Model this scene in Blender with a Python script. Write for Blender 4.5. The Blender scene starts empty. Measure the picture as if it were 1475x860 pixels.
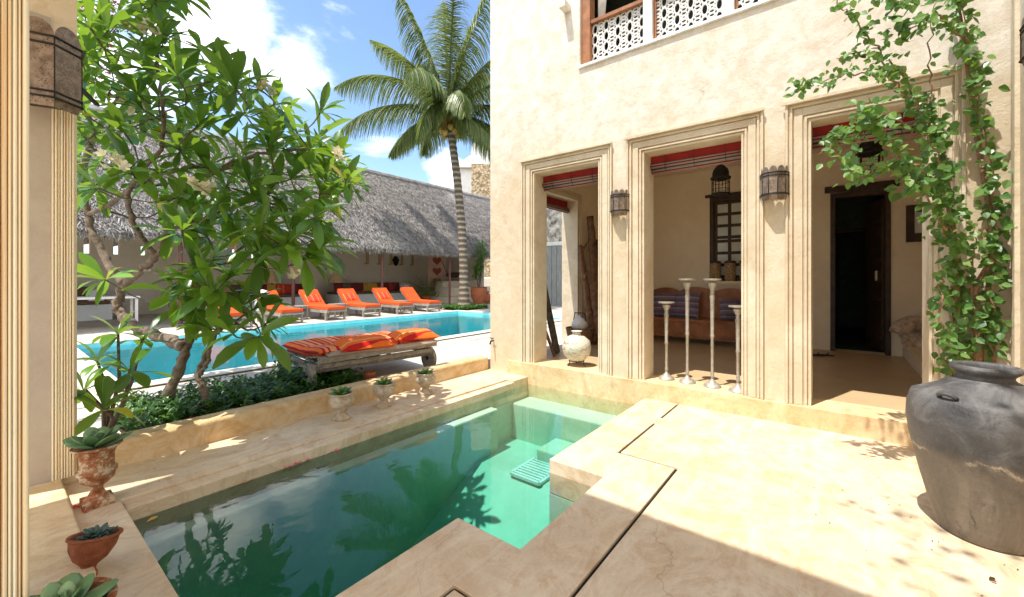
import bpy, math, random
from mathutils import Vector, Matrix, noise
R = math.radians
rnd = random.Random(7)
scene = bpy.context.scene
COL = scene.collection

# ---------------------------------------------------------------- frame of reference
# world: X runs into the house on the right, Y runs along its facade away from the viewer
F_PX, HX, HY, EYE = 592.0, 737.5, 400.0, 1.5
FW = Vector((math.cos(R(38)), math.sin(R(38)), 0)); RT = Vector((math.sin(R(38)), -math.cos(R(38)), 0))
def PD(px, py, d):
    return FW * d + RT * ((px - HX) / F_PX * d) + Vector((0, 0, EYE + (HY - py) / F_PX * d))
def PG(px, py, z=0.0):
    d = (EYE - z) * F_PX / (py - HY)
    p = PD(px, py, d); p.z = z
    return p

# ---------------------------------------------------------------- mesh builder
class MB:
    def __init__(s): s.v = []; s.f = []; s.m = []
    def add(s, vs, fs, mi=0):
        o = len(s.v); s.v.extend([Vector(v) for v in vs]); s.f.extend([tuple(i + o for i in f) for f in fs]); s.m.extend([mi] * len(fs))
    def box(s, x0, x1, y0, y1, z0, z1, mi=0):
        s.add([(x0,y0,z0),(x1,y0,z0),(x1,y1,z0),(x0,y1,z0),(x0,y0,z1),(x1,y0,z1),(x1,y1,z1),(x0,y1,z1)],
              [(0,3,2,1),(4,5,6,7),(0,1,5,4),(1,2,6,5),(2,3,7,6),(3,0,4,7)], mi)
    def obox(s, c, ax, ay, az, mi=0):
        c = Vector(c); ax = Vector(ax); ay = Vector(ay); az = Vector(az)
        s.add([c-ax-ay-az, c+ax-ay-az, c+ax+ay-az, c-ax+ay-az, c-ax-ay+az, c+ax-ay+az, c+ax+ay+az, c-ax+ay+az],
              [(0,3,2,1),(4,5,6,7),(0,1,5,4),(1,2,6,5),(2,3,7,6),(3,0,4,7)], mi)
    def bar(s, a, b, w, h, up=(0,0,1), mi=0):
        a = Vector(a); b = Vector(b); d = (b - a); L = d.length; d.normalize()
        u = Vector(up); r = d.cross(u)
        if r.length < 1e-4: r = d.cross(Vector((1,0,0)))
        r.normalize(); u = r.cross(d)
        s.obox((a + b) / 2, d * L / 2, r * w / 2, u * h / 2, mi)
    def quad(s, a, b, c, d, mi=0): s.add([a, b, c, d], [(0,1,2,3)], mi)
    def prism(s, pts, z0, z1, mi=0):
        n = len(pts)
        s.add([(p[0], p[1], z0) for p in pts] + [(p[0], p[1], z1) for p in pts],
              [tuple(range(n-1, -1, -1)), tuple(range(n, 2*n))] + [(i, (i+1) % n, n + (i+1) % n, n + i) for i in range(n)], mi)
    def tube(s, pts, rad, n=8, mi=0, cap=True, wob=0.0):
        pts = [Vector(p) for p in pts]; k = len(pts)
        if not hasattr(rad, '__len__'): rad = [rad] * k
        t0 = (pts[1] - pts[0]).normalized()
        u = t0.orthogonal().normalized()
        vs = []; 
        for i, p in enumerate(pts):
            t = (pts[min(i+1, k-1)] - pts[max(i-1, 0)])
            t = t.normalized() if t.length > 1e-6 else t0
            u = (u - t * u.dot(t)); u = u.normalized() if u.length > 1e-5 else t.orthogonal().normalized()
            w = t.cross(u)
            for j in range(n):
                a = 2 * math.pi * j / n
                r = rad[i] * (1 + (wob * (rnd.random() - .5) if wob else 0))
                vs.append(p + (u * math.cos(a) + w * math.sin(a)) * r)
        fs = [(i*n + j, i*n + (j+1) % n, (i+1)*n + (j+1) % n, (i+1)*n + j) for i in range(k-1) for j in range(n)]
        if cap: fs += [tuple(range(n-1, -1, -1)), tuple(range((k-1)*n, k*n))]
        s.add(vs, fs, mi)
    def lathe(s, prof, c=(0,0,0), n=24, mi=0, tilt=None, scal=None):
        c = Vector(c); k = len(prof); vs = []
        for (r, z) in prof:
            for j in range(n):
                a = 2 * math.pi * j / n
                rr = r * (scal(a, z) if scal else 1)
                p = Vector((rr * math.cos(a), rr * math.sin(a), z))
                if tilt is not None: p = tilt @ p
                vs.append(c + p)
        fs = [(i*n + j, i*n + (j+1) % n, (i+1)*n + (j+1) % n, (i+1)*n + j) for i in range(k-1) for j in range(n)]
        if prof[0][0] > 1e-4: fs.append(tuple(range(n-1, -1, -1)))
        if prof[-1][0] > 1e-4: fs.append(tuple(range((k-1)*n, k*n)))
        s.add(vs, fs, mi)
    def ell(s, c, ax, ay, az, n=10, m=7, mi=0, fn=None):
        c = Vector(c); ax = Vector(ax); ay = Vector(ay); az = Vector(az); vs = []
        for i in range(m + 1):
            th = math.pi * i / m
            for j in range(n):
                ph = 2 * math.pi * j / n
                k = fn(th, ph) if fn else 1
                vs.append(c + (ax * math.sin(th) * math.cos(ph) + ay * math.sin(th) * math.sin(ph)) * k + az * math.cos(th))
        s.add(vs, [(i*n + j, (i+1)*n + j, (i+1)*n + (j+1) % n, i*n + (j+1) % n) for i in range(m) for j in range(n)], mi)
    def cells(s, xs, ys, pred, z0, z1, mi=0):
        """closed solid made of grid cells where pred(x, y) holds; z0/z1 may be functions"""
        f0 = z0 if callable(z0) else (lambda x, y: z0); f1 = z1 if callable(z1) else (lambda x, y: z1)
        nx, ny = len(xs) - 1, len(ys) - 1
        on = [[pred((xs[i]+xs[i+1])/2, (ys[j]+ys[j+1])/2) for j in range(ny)] for i in range(nx)]
        idx = {}
        def vid(i, j, t):
            k = (i, j, t)
            if k not in idx:
                idx[k] = len(s.v); s.v.append(Vector((xs[i], ys[j], (f1 if t else f0)(xs[i], ys[j]))))
            return idx[k]
        for i in range(nx):
            for j in range(ny):
                if not on[i][j]: continue
                fs = [(vid(i,j,1),vid(i+1,j,1),vid(i+1,j+1,1),vid(i,j+1,1)), (vid(i,j,0),vid(i,j+1,0),vid(i+1,j+1,0),vid(i+1,j,0))]
                if i == 0 or not on[i-1][j]: fs.append((vid(i,j+1,0),vid(i,j,0),vid(i,j,1),vid(i,j+1,1)))
                if i == nx-1 or not on[i+1][j]: fs.append((vid(i+1,j,0),vid(i+1,j+1,0),vid(i+1,j+1,1),vid(i+1,j,1)))
                if j == 0 or not on[i][j-1]: fs.append((vid(i,j,0),vid(i+1,j,0),vid(i+1,j,1),vid(i,j,1)))
                if j == ny-1 or not on[i][j+1]: fs.append((vid(i+1,j+1,0),vid(i,j+1,0),vid(i,j+1,1),vid(i+1,j+1,1)))
                s.f.extend(fs); s.m.extend([mi] * len(fs))
    def leaf(s, base, d, up, L, W, droop=.25, fold=.25, seg=5, shape=None, mi=0, curl=0.0):
        d = Vector(d).normalized(); up = Vector(up); r = d.cross(up)
        if r.length < 1e-3: r = d.orthogonal()
        r.normalize(); up = r.cross(d); base = Vector(base)
        shape = shape or (lambda t: (math.sin(math.pi * min(1, t ** 1.35)) ** .75) * .98 + .03)
        p = base.copy(); dd = d.copy(); vs = []
        for i in range(seg + 1):
            t = i / seg; w = W / 2 * max(0.02, shape(t)); 
            n = r.cross(dd).normalized()
            vs += [p - r * w + n * w * fold, p.copy(), p + r * w + n * w * fold]
            dd = (dd + Vector((0,0,-1)) * droop / seg + n * curl / seg).normalized()
            p = p + dd * L / seg
        fs = []
        for i in range(seg):
            a = i * 3; fs += [(a, a+1, a+4, a+3), (a+1, a+2, a+5, a+4)]
        s.add(vs, fs, mi)
    def build(s, name, mats, parent=None, smooth=False, origin=None, bevel=0, seg=2, kind=None, weld=False):
        if not isinstance(mats, (list, tuple)): mats = [mats]
        org = Vector((0,0,0))
        if parent is not None: org = Vector(parent.get('_w', (0,0,0)))
        elif origin is not None: org = Vector(origin)
        me = bpy.data.meshes.new(name)
        me.from_pydata([v - org for v in s.v], [], s.f)
        for m in mats: me.materials.append(m)
        me.polygons.foreach_set('material_index', s.m)
        if smooth: me.polygons.foreach_set('use_smooth', [True] * len(s.f))
        me.update()
        o = bpy.data.objects.new(name, me); COL.objects.link(o)
        if parent is not None: o.parent = parent; o['_w'] = tuple(org)
        elif origin is not None: o.location = org; o['_w'] = tuple(org)
        if smooth == 'auto':
            me.set_sharp_from_angle(angle=R(35))
        if bevel:
            b = o.modifiers.new('bevel', 'BEVEL'); b.width = bevel; b.segments = seg; b.limit_method = 'ANGLE'; b.angle_limit = R(40)
        if kind: o['kind'] = kind
        return o

def tag(o, label, cat, group=None, kind=None):
    o['label'] = label; o['category'] = cat
    if group: o['group'] = group
    if kind: o['kind'] = kind
    return o
def thing(name, label, cat, loc=(0,0,0), group=None, rz=0, world=True):
    """world=True: parts are given in world coordinates; False: in local ones"""
    o = bpy.data.objects.new(name, None); COL.objects.link(o); o.empty_display_size = .1
    o.location = loc; o.rotation_euler.z = rz
    o['_w'] = tuple(loc) if world else (0.0, 0.0, 0.0)
    tag(o, label, cat, group); return o
def dup(root, loc=None, rz=None, label=None, group=None, scale=None):
    def cp(o, par):
        c = o.copy(); COL.objects.link(c)
        if par is not None: c.parent = par
        for ch in list(o.children): cp(ch, c)
        return c
    c = cp(root, None)
    if loc is not None: c.location = loc
    if rz is not None: c.rotation_euler.z = rz
    if scale is not None: c.scale = scale
    if label: c['label'] = label
    if group: c['group'] = group
    return c
def struct(o, label=None, cat=None):
    o['kind'] = 'structure'
    if label: o['label'] = label
    if cat: o['category'] = cat
    return o

# ---------------------------------------------------------------- materials
class NT:
    def __init__(s, name):
        s.mat = bpy.data.materials.new(name); s.mat.use_nodes = True
        s.t = s.mat.node_tree; s.n = s.t.nodes; s.l = s.t.links; s.n.clear()
        s.out = s.n.new('ShaderNodeOutputMaterial'); s.tc = None
    def new(s, ty, **k):
        x = s.n.new(ty)
        for a, b in k.items(): setattr(x, a, b)
        return x
    def set(s, node, **k):
        for a, b in k.items():
            inp = node.inputs[a.replace('_', ' ')]
            if hasattr(b, 'is_linked') or isinstance(b, bpy.types.NodeSocket): s.l.new(b, inp)
            else: inp.default_value = b
        return node
    def obj(s):
        if s.tc is None: s.tc = s.new('ShaderNodeTexCoord')
        return s.tc.outputs['Object']
    def mapped(s, scale=(1,1,1), loc=(0,0,0), rot=(0,0,0), src=None):
        m = s.new('ShaderNodeMapping'); m.inputs['Scale'].default_value = scale; m.inputs['Location'].default_value = loc; m.inputs['Rotation'].default_value = rot
        s.l.new(src or s.obj(), m.inputs['Vector']); return m.outputs[0]
    def noise(s, scale=5, detail=6, rough=.6, dist=0, vec=None):
        x = s.new('ShaderNodeTexNoise'); x.inputs['Scale'].default_value = scale; x.inputs['Detail'].default_value = detail
        x.inputs['Roughness'].default_value = rough; x.inputs['Distortion'].default_value = dist
        s.l.new(vec or s.obj(), x.inputs['Vector']); return x.outputs['Fac']
    def vor(s, scale=5, feature='F1', vec=None, out='Distance'):
        x = s.new('ShaderNodeTexVoronoi', feature=feature); x.inputs['Scale'].default_value = scale
        s.l.new(vec or s.obj(), x.inputs['Vector']); return x.outputs[out]
    def ramp(s, fac, stops, interp='LINEAR'):
        x = s.new('ShaderNodeValToRGB'); cr = x.color_ramp; cr.interpolation = interp
        while len(cr.elements) > 1: cr.elements.remove(cr.elements[-1])
        for i, (p, c) in enumerate(stops):
            e = cr.elements[0] if i == 0 else cr.elements.new(p)
            e.position = p; e.color = c if len(c) == 4 else (*c, 1)
        s.l.new(fac, x.inputs[0]); return x.outputs['Color']
    def mix(s, fac, a, b, mode='MIX'):
        x = s.new('ShaderNodeMix', data_type='RGBA', blend_type=mode)
        for k, v in ((0, fac), (6, a), (7, b)):
            if isinstance(v, bpy.types.NodeSocket): s.l.new(v, x.inputs[k])
            else: x.inputs[k].default_value = v if (k == 0 or len(v) == 4) else (*v, 1)
        return x.outputs[2]
    def math(s, op, a, b=None, clamp=False):
        x = s.new('ShaderNodeMath', operation=op, use_clamp=clamp)
        for k, v in ((0, a), (1, b)):
            if v is None: continue
            if isinstance(v, bpy.types.NodeSocket): s.l.new(v, x.inputs[k])
            else: x.inputs[k].default_value = v
        return x.outputs[0]
    def sep(s, vec=None):
        x = s.new('ShaderNodeSeparateXYZ'); s.l.new(vec or s.obj(), x.inputs[0]); return x.outputs
    def bump(s, h, strength=.3, dist=.01, normal=None):
        x = s.new('ShaderNodeBump'); x.inputs['Strength'].default_value = strength; x.inputs['Distance'].default_value = dist
        s.l.new(h, x.inputs['Height'])
        if normal is not None: s.l.new(normal, x.inputs['Normal'])
        return x.outputs[0]
    def pbsdf(s, color, rough=.7, metal=0, normal=None, spec=.5, coat=0):
        b = s.new('ShaderNodeBsdfPrincipled')
        for k, v in (('Base Color', color), ('Roughness', rough), ('Metallic', metal), ('Specular IOR Level', spec), ('Coat Weight', coat)):
            if isinstance(v, bpy.types.NodeSocket): s.l.new(v, b.inputs[k])
            else: b.inputs[k].default_value = (*v, 1) if (k == 'Base Color' and len(v) == 3) else v
        if normal is not None: s.l.new(normal, b.inputs['Normal'])
        return b
    def done(s, shader):
        s.l.new(shader.outputs[0] if hasattr(shader, 'outputs') else shader, s.out.inputs['Surface']); return s.mat

def simple(name, c, rough=.7, metal=0, var=.15, scale=8, bump=.15, bscale=40, spec=.4):
    t = NT(name); n = t.noise(scale, 5, .65)
    lo = tuple(x * (1 - var * 1.6) for x in c); hi = tuple(min(1, x * (1 + var)) for x in c)
    col = t.ramp(n, [(.3, lo), (.7, hi)])
    nm = t.bump(t.noise(bscale, 4, .6), bump, .005) if bump else None
    return t.done(t.pbsdf(col, rough, metal, nm, spec))

def plaster(name, c_hi, c_lo, c_stain, patch=.9, stain=.5, bump=.35, rough=.85, ztint=None, crack=0, blot=None):
    t = NT(name)
    big = t.noise(patch, 7, .62, .6); mid = t.noise(patch * 5, 6, .65, .3); fine = t.noise(60, 4, .7)
    col = t.ramp(big, [(.32, c_lo), (.62, c_hi)])
    if ztint:                                              # tint goes from yellower below to whiter above, edge broken by noise
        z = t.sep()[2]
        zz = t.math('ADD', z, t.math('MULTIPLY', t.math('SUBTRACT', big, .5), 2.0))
        f = t.new('ShaderNodeMapRange'); t.l.new(zz, f.inputs[0]); f.inputs[1].default_value = ztint[0]; f.inputs[2].default_value = ztint[1]
        up = t.ramp(mid, [(.35, ztint[3]), (.65, ztint[2])])
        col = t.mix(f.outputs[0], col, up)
    st = t.ramp(t.noise(patch * 1.7, 9, .72, 1.2, t.mapped(loc=(3.1, 7.7, 1.3))), [(.50, (0,0,0)), (.72, (1,1,1))])
    col = t.mix(t.math('MULTIPLY', st, stain), col, c_stain)
    col = t.mix(t.math('MULTIPLY', t.ramp(mid, [(.3, (1,1,1)), (.6, (0,0,0))]), .22), col, tuple(x * .75 for x in c_lo))
    col = t.mix(.12, col, t.ramp(fine, [(.3, tuple(x*.6 for x in c_lo)), (.7, c_hi)]))
    if blot:
        bl = t.ramp(t.noise(2.6, 10, .78, 2.2, t.mapped((1, 1, 1), (9, 2, 5))), [(.47, (0,0,0)), (.60, (1,1,1))])
        col = t.mix(t.math('MULTIPLY', bl, blot[0]), col, blot[1])
        br_ = t.ramp(t.noise(3.2, 6, .7, .8, t.mapped((.35, 2.2, 1), (1, 4, 5), (0, 0, .5))), [(.50, (0,0,0)), (.70, (1,1,1))])
        col = t.mix(t.math('MULTIPLY', br_, blot[0] * .8), col, blot[2])
    if crack:
        wv = t.new('ShaderNodeVectorMath', operation='ADD'); nn = t.new('ShaderNodeTexNoise'); nn.inputs['Scale'].default_value = 2.5; nn.inputs['Detail'].default_value = 6
        t.l.new(t.obj(), nn.inputs['Vector']); sc = t.new('ShaderNodeVectorMath', operation='SCALE'); t.l.new(nn.outputs['Color'], sc.inputs[0]); sc.inputs['Scale'].default_value = .5
        t.l.new(t.obj(), wv.inputs[0]); t.l.new(sc.outputs[0], wv.inputs[1])
        ed = t.vor(.75, 'DISTANCE_TO_EDGE', wv.outputs[0]); ck = t.ramp(ed, [(0, (1,1,1)), (.0035, (0,0,0))])
        mk = t.ramp(t.noise(1.1, 3, .5, 0, t.mapped(loc=(5,5,5))), [(.48, (0,0,0)), (.58, (1,1,1))])
        col = t.mix(t.math('MULTIPLY', t.math('MULTIPLY', ck, mk), crack), col, (.20,.13,.07))
    h = t.math('ADD', t.math('MULTIPLY', mid, 1.0), t.math('MULTIPLY', fine, .18))
    nm = t.bump(h, bump, .03)
    return t.done(t.pbsdf(col, rough, 0, nm, .25))

M = {}
M['facade'] = plaster('facade_limewash', (.74,.64,.48), (.66,.53,.36), (.52,.37,.22), 1.1, .45, .4, .9, ztint=(2.7, 3.6, (.84,.80,.72), (.76,.70,.60)), crack=.35, blot=(.34, (.60,.47,.31), (.80,.76,.67)))
M['trim'] = plaster('moulding_plaster', (.77,.68,.52), (.64,.52,.36), (.44,.32,.19), 1.6, .45, .35)
M['inner'] = plaster('veranda_plaster', (.88,.77,.60), (.82,.69,.51), (.68,.53,.36), .8, .35, .25)
M['deck'] = plaster('deck_limewash', (.76,.63,.45), (.66,.50,.31), (.45,.28,.14), .8, .6, .25, .55, crack=.4, blot=(.62, (.50,.32,.17), (.80,.69,.52)))
M['sill'] = plaster('sill_plaster', (.80,.63,.39), (.70,.50,.26), (.52,.33,.15), 1.6, .6, .25, .6, blot=(.5, (.50,.31,.14), (.80,.70,.52)))
M['vfloor'] = plaster('veranda_floor_cement', (.64,.48,.29), (.54,.38,.21), (.42,.28,.15), .9, .4, .1, .35)
M['near'] = plaster('pillar_plaster', (.84,.72,.50), (.74,.58,.36), (.52,.32,.14), 1.4, .6, .35)
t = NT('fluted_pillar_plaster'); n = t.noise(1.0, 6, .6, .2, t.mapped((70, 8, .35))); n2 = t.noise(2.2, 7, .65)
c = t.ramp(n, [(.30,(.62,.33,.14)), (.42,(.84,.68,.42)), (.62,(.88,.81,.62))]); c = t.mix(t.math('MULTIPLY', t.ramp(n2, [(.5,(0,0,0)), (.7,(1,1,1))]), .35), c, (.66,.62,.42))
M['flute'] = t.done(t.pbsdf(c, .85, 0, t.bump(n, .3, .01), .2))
M['recess'] = plaster('grey_brown_plaster', (.56,.47,.37), (.46,.38,.29), (.4,.28,.17), 1.5, .4, .2)
M['lowwall'] = plaster('low_wall_plaster', (.72,.57,.36), (.62,.42,.20), (.54,.28,.08), 1.4, .85, .35, blot=(.6, (.50,.28,.10), (.78,.68,.50)))
M['shedwall'] = plaster('shed_wall_plaster', (.78,.68,.54), (.70,.60,.46), (.6,.5,.36), .5, .3, .1)
M['white'] = plaster('white_limewash', (.78,.77,.74), (.68,.67,.63), (.5,.47,.42), .5, .4, .2)
M['poolwall'] = plaster('pool_plaster', (.60,.66,.52), (.50,.58,.42), (.34,.44,.26), 1.2, .5, .1)
M['dark'] = simple('unlit_room_dark', (.035,.045,.035), .8)
M['woodd'] = simple('dark_hardwood', (.06,.032,.018), .5, 0, .35, 6, .2)
M['woodr'] = simple('red_brown_wood', (.38,.14,.05), .35, 0, .3, 5, .15)
M['teak'] = simple('window_wood', (.36,.15,.06), .5, 0, .25, 7, .2)
M['driftwood'] = simple('driftwood_bark', (.20,.10,.05), .85, 0, .4, 14, .8, 30)
M['greyplank'] = simple('grey_weathered_plank', (.10,.085,.065), .85, 0, .4, 10, .6)
M['postred'] = simple('red_brown_post_paint', (.17,.07,.055), .6)
M['terracotta'] = simple('terracotta', (.42,.13,.055), .8, 0, .3, 12, .3)
M['iron'] = simple('black_iron', (.03,.028,.026), .6, .3)
M['pewter'] = simple('patinated_silver_metal', (.44,.40,.33), .45, .35, .22, 26, .2)
M['glass'] = simple('pale_glass', (.62,.66,.62), .15, 0, .05, 5, 0)
M['canvas'] = simple('cream_shade_cloth', (.72,.50,.26), .9)
M['soil'] = simple('soil', (.07,.045,.03), .95, 0, .4, 20, .8)
M['parapet'] = simple('white_paint', (.8,.8,.78), .7)
M['shell'] = simple('shell_pearl', (.62,.48,.36), .35, 0, .35, 14, .2)
M['black'] = simple('black_gap', (.012,.010,.009), .9, 0, .2)
M['rubber'] = simple('dark_rubber', (.03,.03,.035), .7)
M['pinkcloth'] = simple('rose_painted_panel', (.62,.36,.27), .9)
M['heart'] = simple('rust_paint', (.30,.07,.03), .8)
M['bougain'] = simple('magenta_bract', (.75,.03,.12), .6, 0, .3, 30, 0)
M['yellowleaf'] = simple('yellow_fallen_leaf', (.70,.42,.08), .6)
M['palmseed'] = simple('coconut_husk', (.40,.26,.06), .7, 0, .3)

def leafmat(name, stops, trans=.35, rough=.35, vein=None, tcol=None):
    t = NT(name); g = t.new('ShaderNodeNewGeometry')
    col = t.ramp(g.outputs['Random Per Island'], stops)
    n = t.noise(9, 3, .6); col = t.mix(t.math('MULTIPLY', n, .35), col, tuple(x * .6 for x in stops[0][1]))
    b = t.pbsdf(col, rough, 0, t.bump(t.noise(30, 3, .5), .15, .004), .5)
    tr = t.new('ShaderNodeBsdfTranslucent')
    tc = t.mix(.6, col, tcol or (.30,.50,.03)); t.l.new(tc, tr.inputs[0])
    m = t.new('ShaderNodeMixShader'); m.inputs[0].default_value = trans
    t.l.new(b.outputs[0], m.inputs[1]); t.l.new(tr.outputs[0], m.inputs[2]); return t.done(m)
M['frleaf'] = leafmat('frangipani_leaf', [(0,(.015,.065,.02)), (.4,(.05,.15,.022)), (.8,(.11,.27,.03)), (.97,(.20,.38,.04)), (1,(.55,.42,.05))], .42, .28, tcol=(.42,.62,.04))
M['vleaf'] = leafmat('vine_leaf', [(0,(.05,.13,.035)), (.6,(.12,.27,.06)), (1,(.28,.44,.12))], .42, .35)
M['palmleaf'] = leafmat('palm_leaflet', [(0,(.06,.11,.03)), (.5,(.13,.20,.05)), (.85,(.30,.33,.13)), (1,(.50,.46,.26))], .4, .4, tcol=(.36,.44,.08))
M['gleaf'] = leafmat('ground_cover_leaf', [(0,(.02,.07,.015)), (.6,(.05,.14,.03)), (1,(.12,.24,.05))], .25, .35)
M['succ'] = leafmat('succulent_leaf', [(0,(.10,.21,.08)), (.6,(.18,.31,.13)), (1,(.30,.42,.18))], .12, .35)
M['succd'] = leafmat('dark_succulent_leaf', [(0,(.05,.09,.07)), (1,(.10,.17,.12))], .08, .35)
M['succg'] = leafmat('green_succulent_leaf', [(0,(.08,.20,.04)), (1,(.24,.42,.10))], .2, .35)
M['petal'] = leafmat('frangipani_petal', [(0,(.80,.74,.52)), (.7,(.85,.82,.70)), (1,(.80,.55,.15))], .3, .5, tcol=(.8,.7,.4))

def barkmat(name, a, b, scale, ring=None):
    t = NT(name); n = t.noise(scale, 8, .7, .5)
    if ring:
        z = t.sep()[2]; w = t.math('SINE', t.math('ADD', t.math('MULTIPLY', z, ring), t.math('MULTIPLY', n, 1.6)))
        n = t.math('ADD', t.math('MULTIPLY', n, .6), t.math('MULTIPLY', w, .22))
    col = t.ramp(n, [(.25, a), (.65, b)])
    return t.done(t.pbsdf(col, .9, 0, t.bump(n, .8, .03), .2))
M['bark'] = barkmat('frangipani_bark', (.045,.03,.02), (.27,.21,.155), 16)
M['twig'] = barkmat('twig_bark', (.05,.036,.028), (.20,.165,.13), 25)
M['palmbark'] = barkmat('palm_bark', (.11,.08,.055), (.42,.36,.28), 5, 26)
M['vinebark'] = barkmat('vine_bark', (.14,.07,.035), (.42,.26,.15), 22)

# thatch
t = NT('coconut_thatch')
v = t.mapped((1.0, .25, .25)); n1 = t.noise(22, 4, .8, .8, v); n2 = t.noise(1.2, 5, .6)
g = t.new('ShaderNodeNewGeometry')
c = t.ramp(n1, [(.38,(.04,.034,.03)), (.50,(.26,.235,.21)), (.62,(.66,.62,.59))])
c2 = t.ramp(g.outputs['Random Per Island'], [(0,(.05,.04,.035)), (.35,(.20,.17,.15)), (.6,(.55,.51,.48)), (1,(.80,.77,.74))])
c = t.mix(.6, c, c2); lay = t.ramp(t.math('FRACT', t.math('ADD', t.math('MULTIPLY', t.sep()[2], 2.2), t.math('MULTIPLY', n2, .8))), [(0,(1,1,1)),(.16,(0,0,0))]); c = t.mix(t.math('MULTIPLY', lay, .35), c, (.05,.04,.03)); c = t.mix(t.math('MULTIPLY', n2, .35), c, (.24,.19,.15))
M['thatch'] = t.done(t.pbsdf(c, .95, 0, t.bump(n1, 1, .06), .1))

# pale flagstones of the pool terrace
t = NT('pale_flagstone')
n = t.noise(1.3, 6, .6); col = t.ramp(n, [(.3,(.50,.43,.34)), (.7,(.70,.64,.54))])
br = t.new('ShaderNodeTexBrick'); br.offset = .4; br.inputs['Scale'].default_value = 1.0
for k, vv in (('Brick Width', 1.2), ('Row Height', .6), ('Mortar Size', .006)): br.inputs[k].default_value = vv
br.inputs['Color1'].default_value = (1,1,1,1); br.inputs['Color2'].default_value = (.9,.9,.9,1); br.inputs['Mortar'].default_value = (.55,.5,.45,1)
t.l.new(t.obj(), br.inputs[0]); col = t.mix(1.0, col, br.outputs[0], 'MULTIPLY')
st = t.ramp(t.noise(3, 8, .7, 1), [(.5,(0,0,0)), (.75,(1,1,1))]); col = t.mix(t.math('MULTIPLY', st, .4), col, (.38,.33,.26))
M['flag'] = t.done(t.pbsdf(col, .75, 0, t.bump(t.noise(40, 5, .7), .2, .01), .3))

# coral stone
t = NT('coral_stone'); vv = t.vor(5, 'F1', None, 'Distance'); vc = t.vor(5, 'F1', None, 'Color')
col = t.ramp(t.sep(vc)[0], [(0,(.30,.22,.13)), (.5,(.44,.34,.21)), (1,(.56,.46,.32))])
col = t.mix(t.ramp(vv, [(.45,(0,0,0)), (.75,(1,1,1))]), col, (.20,.15,.09))
M['coral'] = t.done(t.pbsdf(col, .95, 0, t.bump(vv, .8, .05), .1))

# weathered grey chaise wood
t = NT('silvered_teak'); n = t.noise(14, 6, .7, .4, t.mapped((1, .15, 1)))
M['grey'] = t.done(t.pbsdf(t.ramp(n, [(.3,(.16,.135,.11)), (.7,(.38,.335,.28))]), .8, 0, t.bump(n, .4, .01), .2))
M['greyl'] = simple('pale_grey_wood', (.30,.27,.225), .8, 0, .2, 10, .3)

def stripes(name, axis, period, stops, rough=.85):
    t = NT(name); x = t.sep()[axis]
    fr = t.math('FRACT', t.math('MULTIPLY', x, 1.0 / period))
    col = t.ramp(fr, stops, 'CONSTANT')
    col = t.mix(.25, col, t.ramp(t.noise(30, 4, .6), [(.3,(.35,.08,.03)), (.7,(.9,.45,.2))]), 'SOFT_LIGHT')
    return t.done(t.pbsdf(col, rough, 0, t.bump(t.noise(160, 2, .5), .25, .003), .2))
ORG = (.80,.17,.025); RED = (.52,.018,.018); PEACH = (.86,.34,.14); DRED = (.30,.010,.02)
M['orange'] = simple('orange_canvas', (.74,.085,.010), .85, 0, .12, 6, .2, 120)
M['bedstripe'] = stripes('red_peach_stripe', 0, .34, [(0,PEACH),(.22,RED),(.34,PEACH),(.48,DRED),(.58,ORG),(.72,RED),(.82,PEACH),(.92,RED)])
M['redstripe'] = stripes('red_stripe', 0, .20, [(0,(.72,.07,.03)),(.35,DRED),(.45,(.78,.12,.04)),(.8,(.80,.30,.12)),(.9,DRED)])
M['pilstripe'] = stripes('orange_pillow_stripe', 1, .30, [(0,ORG),(.5,RED),(.62,ORG),(.8,PEACH),(.9,ORG)])
M['piping'] = simple('red_piping', (.50,.015,.012), .8)
M['under'] = simple('taupe_lining', (.40,.31,.23), .9)
M['maroon'] = simple('maroon_cloth', (.16,.025,.02), .9); M['brownc'] = simple('brown_cloth', (.15,.08,.045), .9)
M['yellowc'] = simple('ochre_cloth', (.55,.30,.04), .9); M['redc'] = simple('red_cloth', (.50,.04,.02), .9); M['tanc'] = simple('tan_cloth', (.40,.26,.14), .9)
M['blue'] = stripes('blue_checked_cloth', 2, .12, [(0,(.16,.22,.38)),(.3,(.35,.34,.36)),(.5,(.10,.14,.32)),(.75,(.30,.12,.10))])
M['blindred'] = simple('dark_red_canvas', (.30,.02,.018), .85)
M['blindroll'] = stripes('grey_striped_canvas', 2, .07, [(0,(.36,.33,.32)),(.3,(.05,.045,.05)),(.5,(.28,.26,.26)),(.75,(.34,.03,.03)),(.88,(.03,.03,.03))])

# punched lantern metal
t = NT('punched_brown_metal'); d = t.vor(95); n = t.noise(20, 5, .6)
hole = t.ramp(d, [(.22,(1,1,1)), (.30,(0,0,0))])
pr = t.ramp(t.noise(14, 2, .5), [(.46,(0,0,0)), (.50,(1,1,1))])
col = t.ramp(n, [(.3,(.16,.11,.08)), (.7,(.38,.30,.23))])
hm = t.math('MULTIPLY', hole, pr); col = t.mix(hm, col, (.015,.01,.008))
M['lantern'] = t.done(t.pbsdf(col, .5, .55, t.bump(t.math('SUBTRACT', 1.0, hm), .6, .003), .4))

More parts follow.
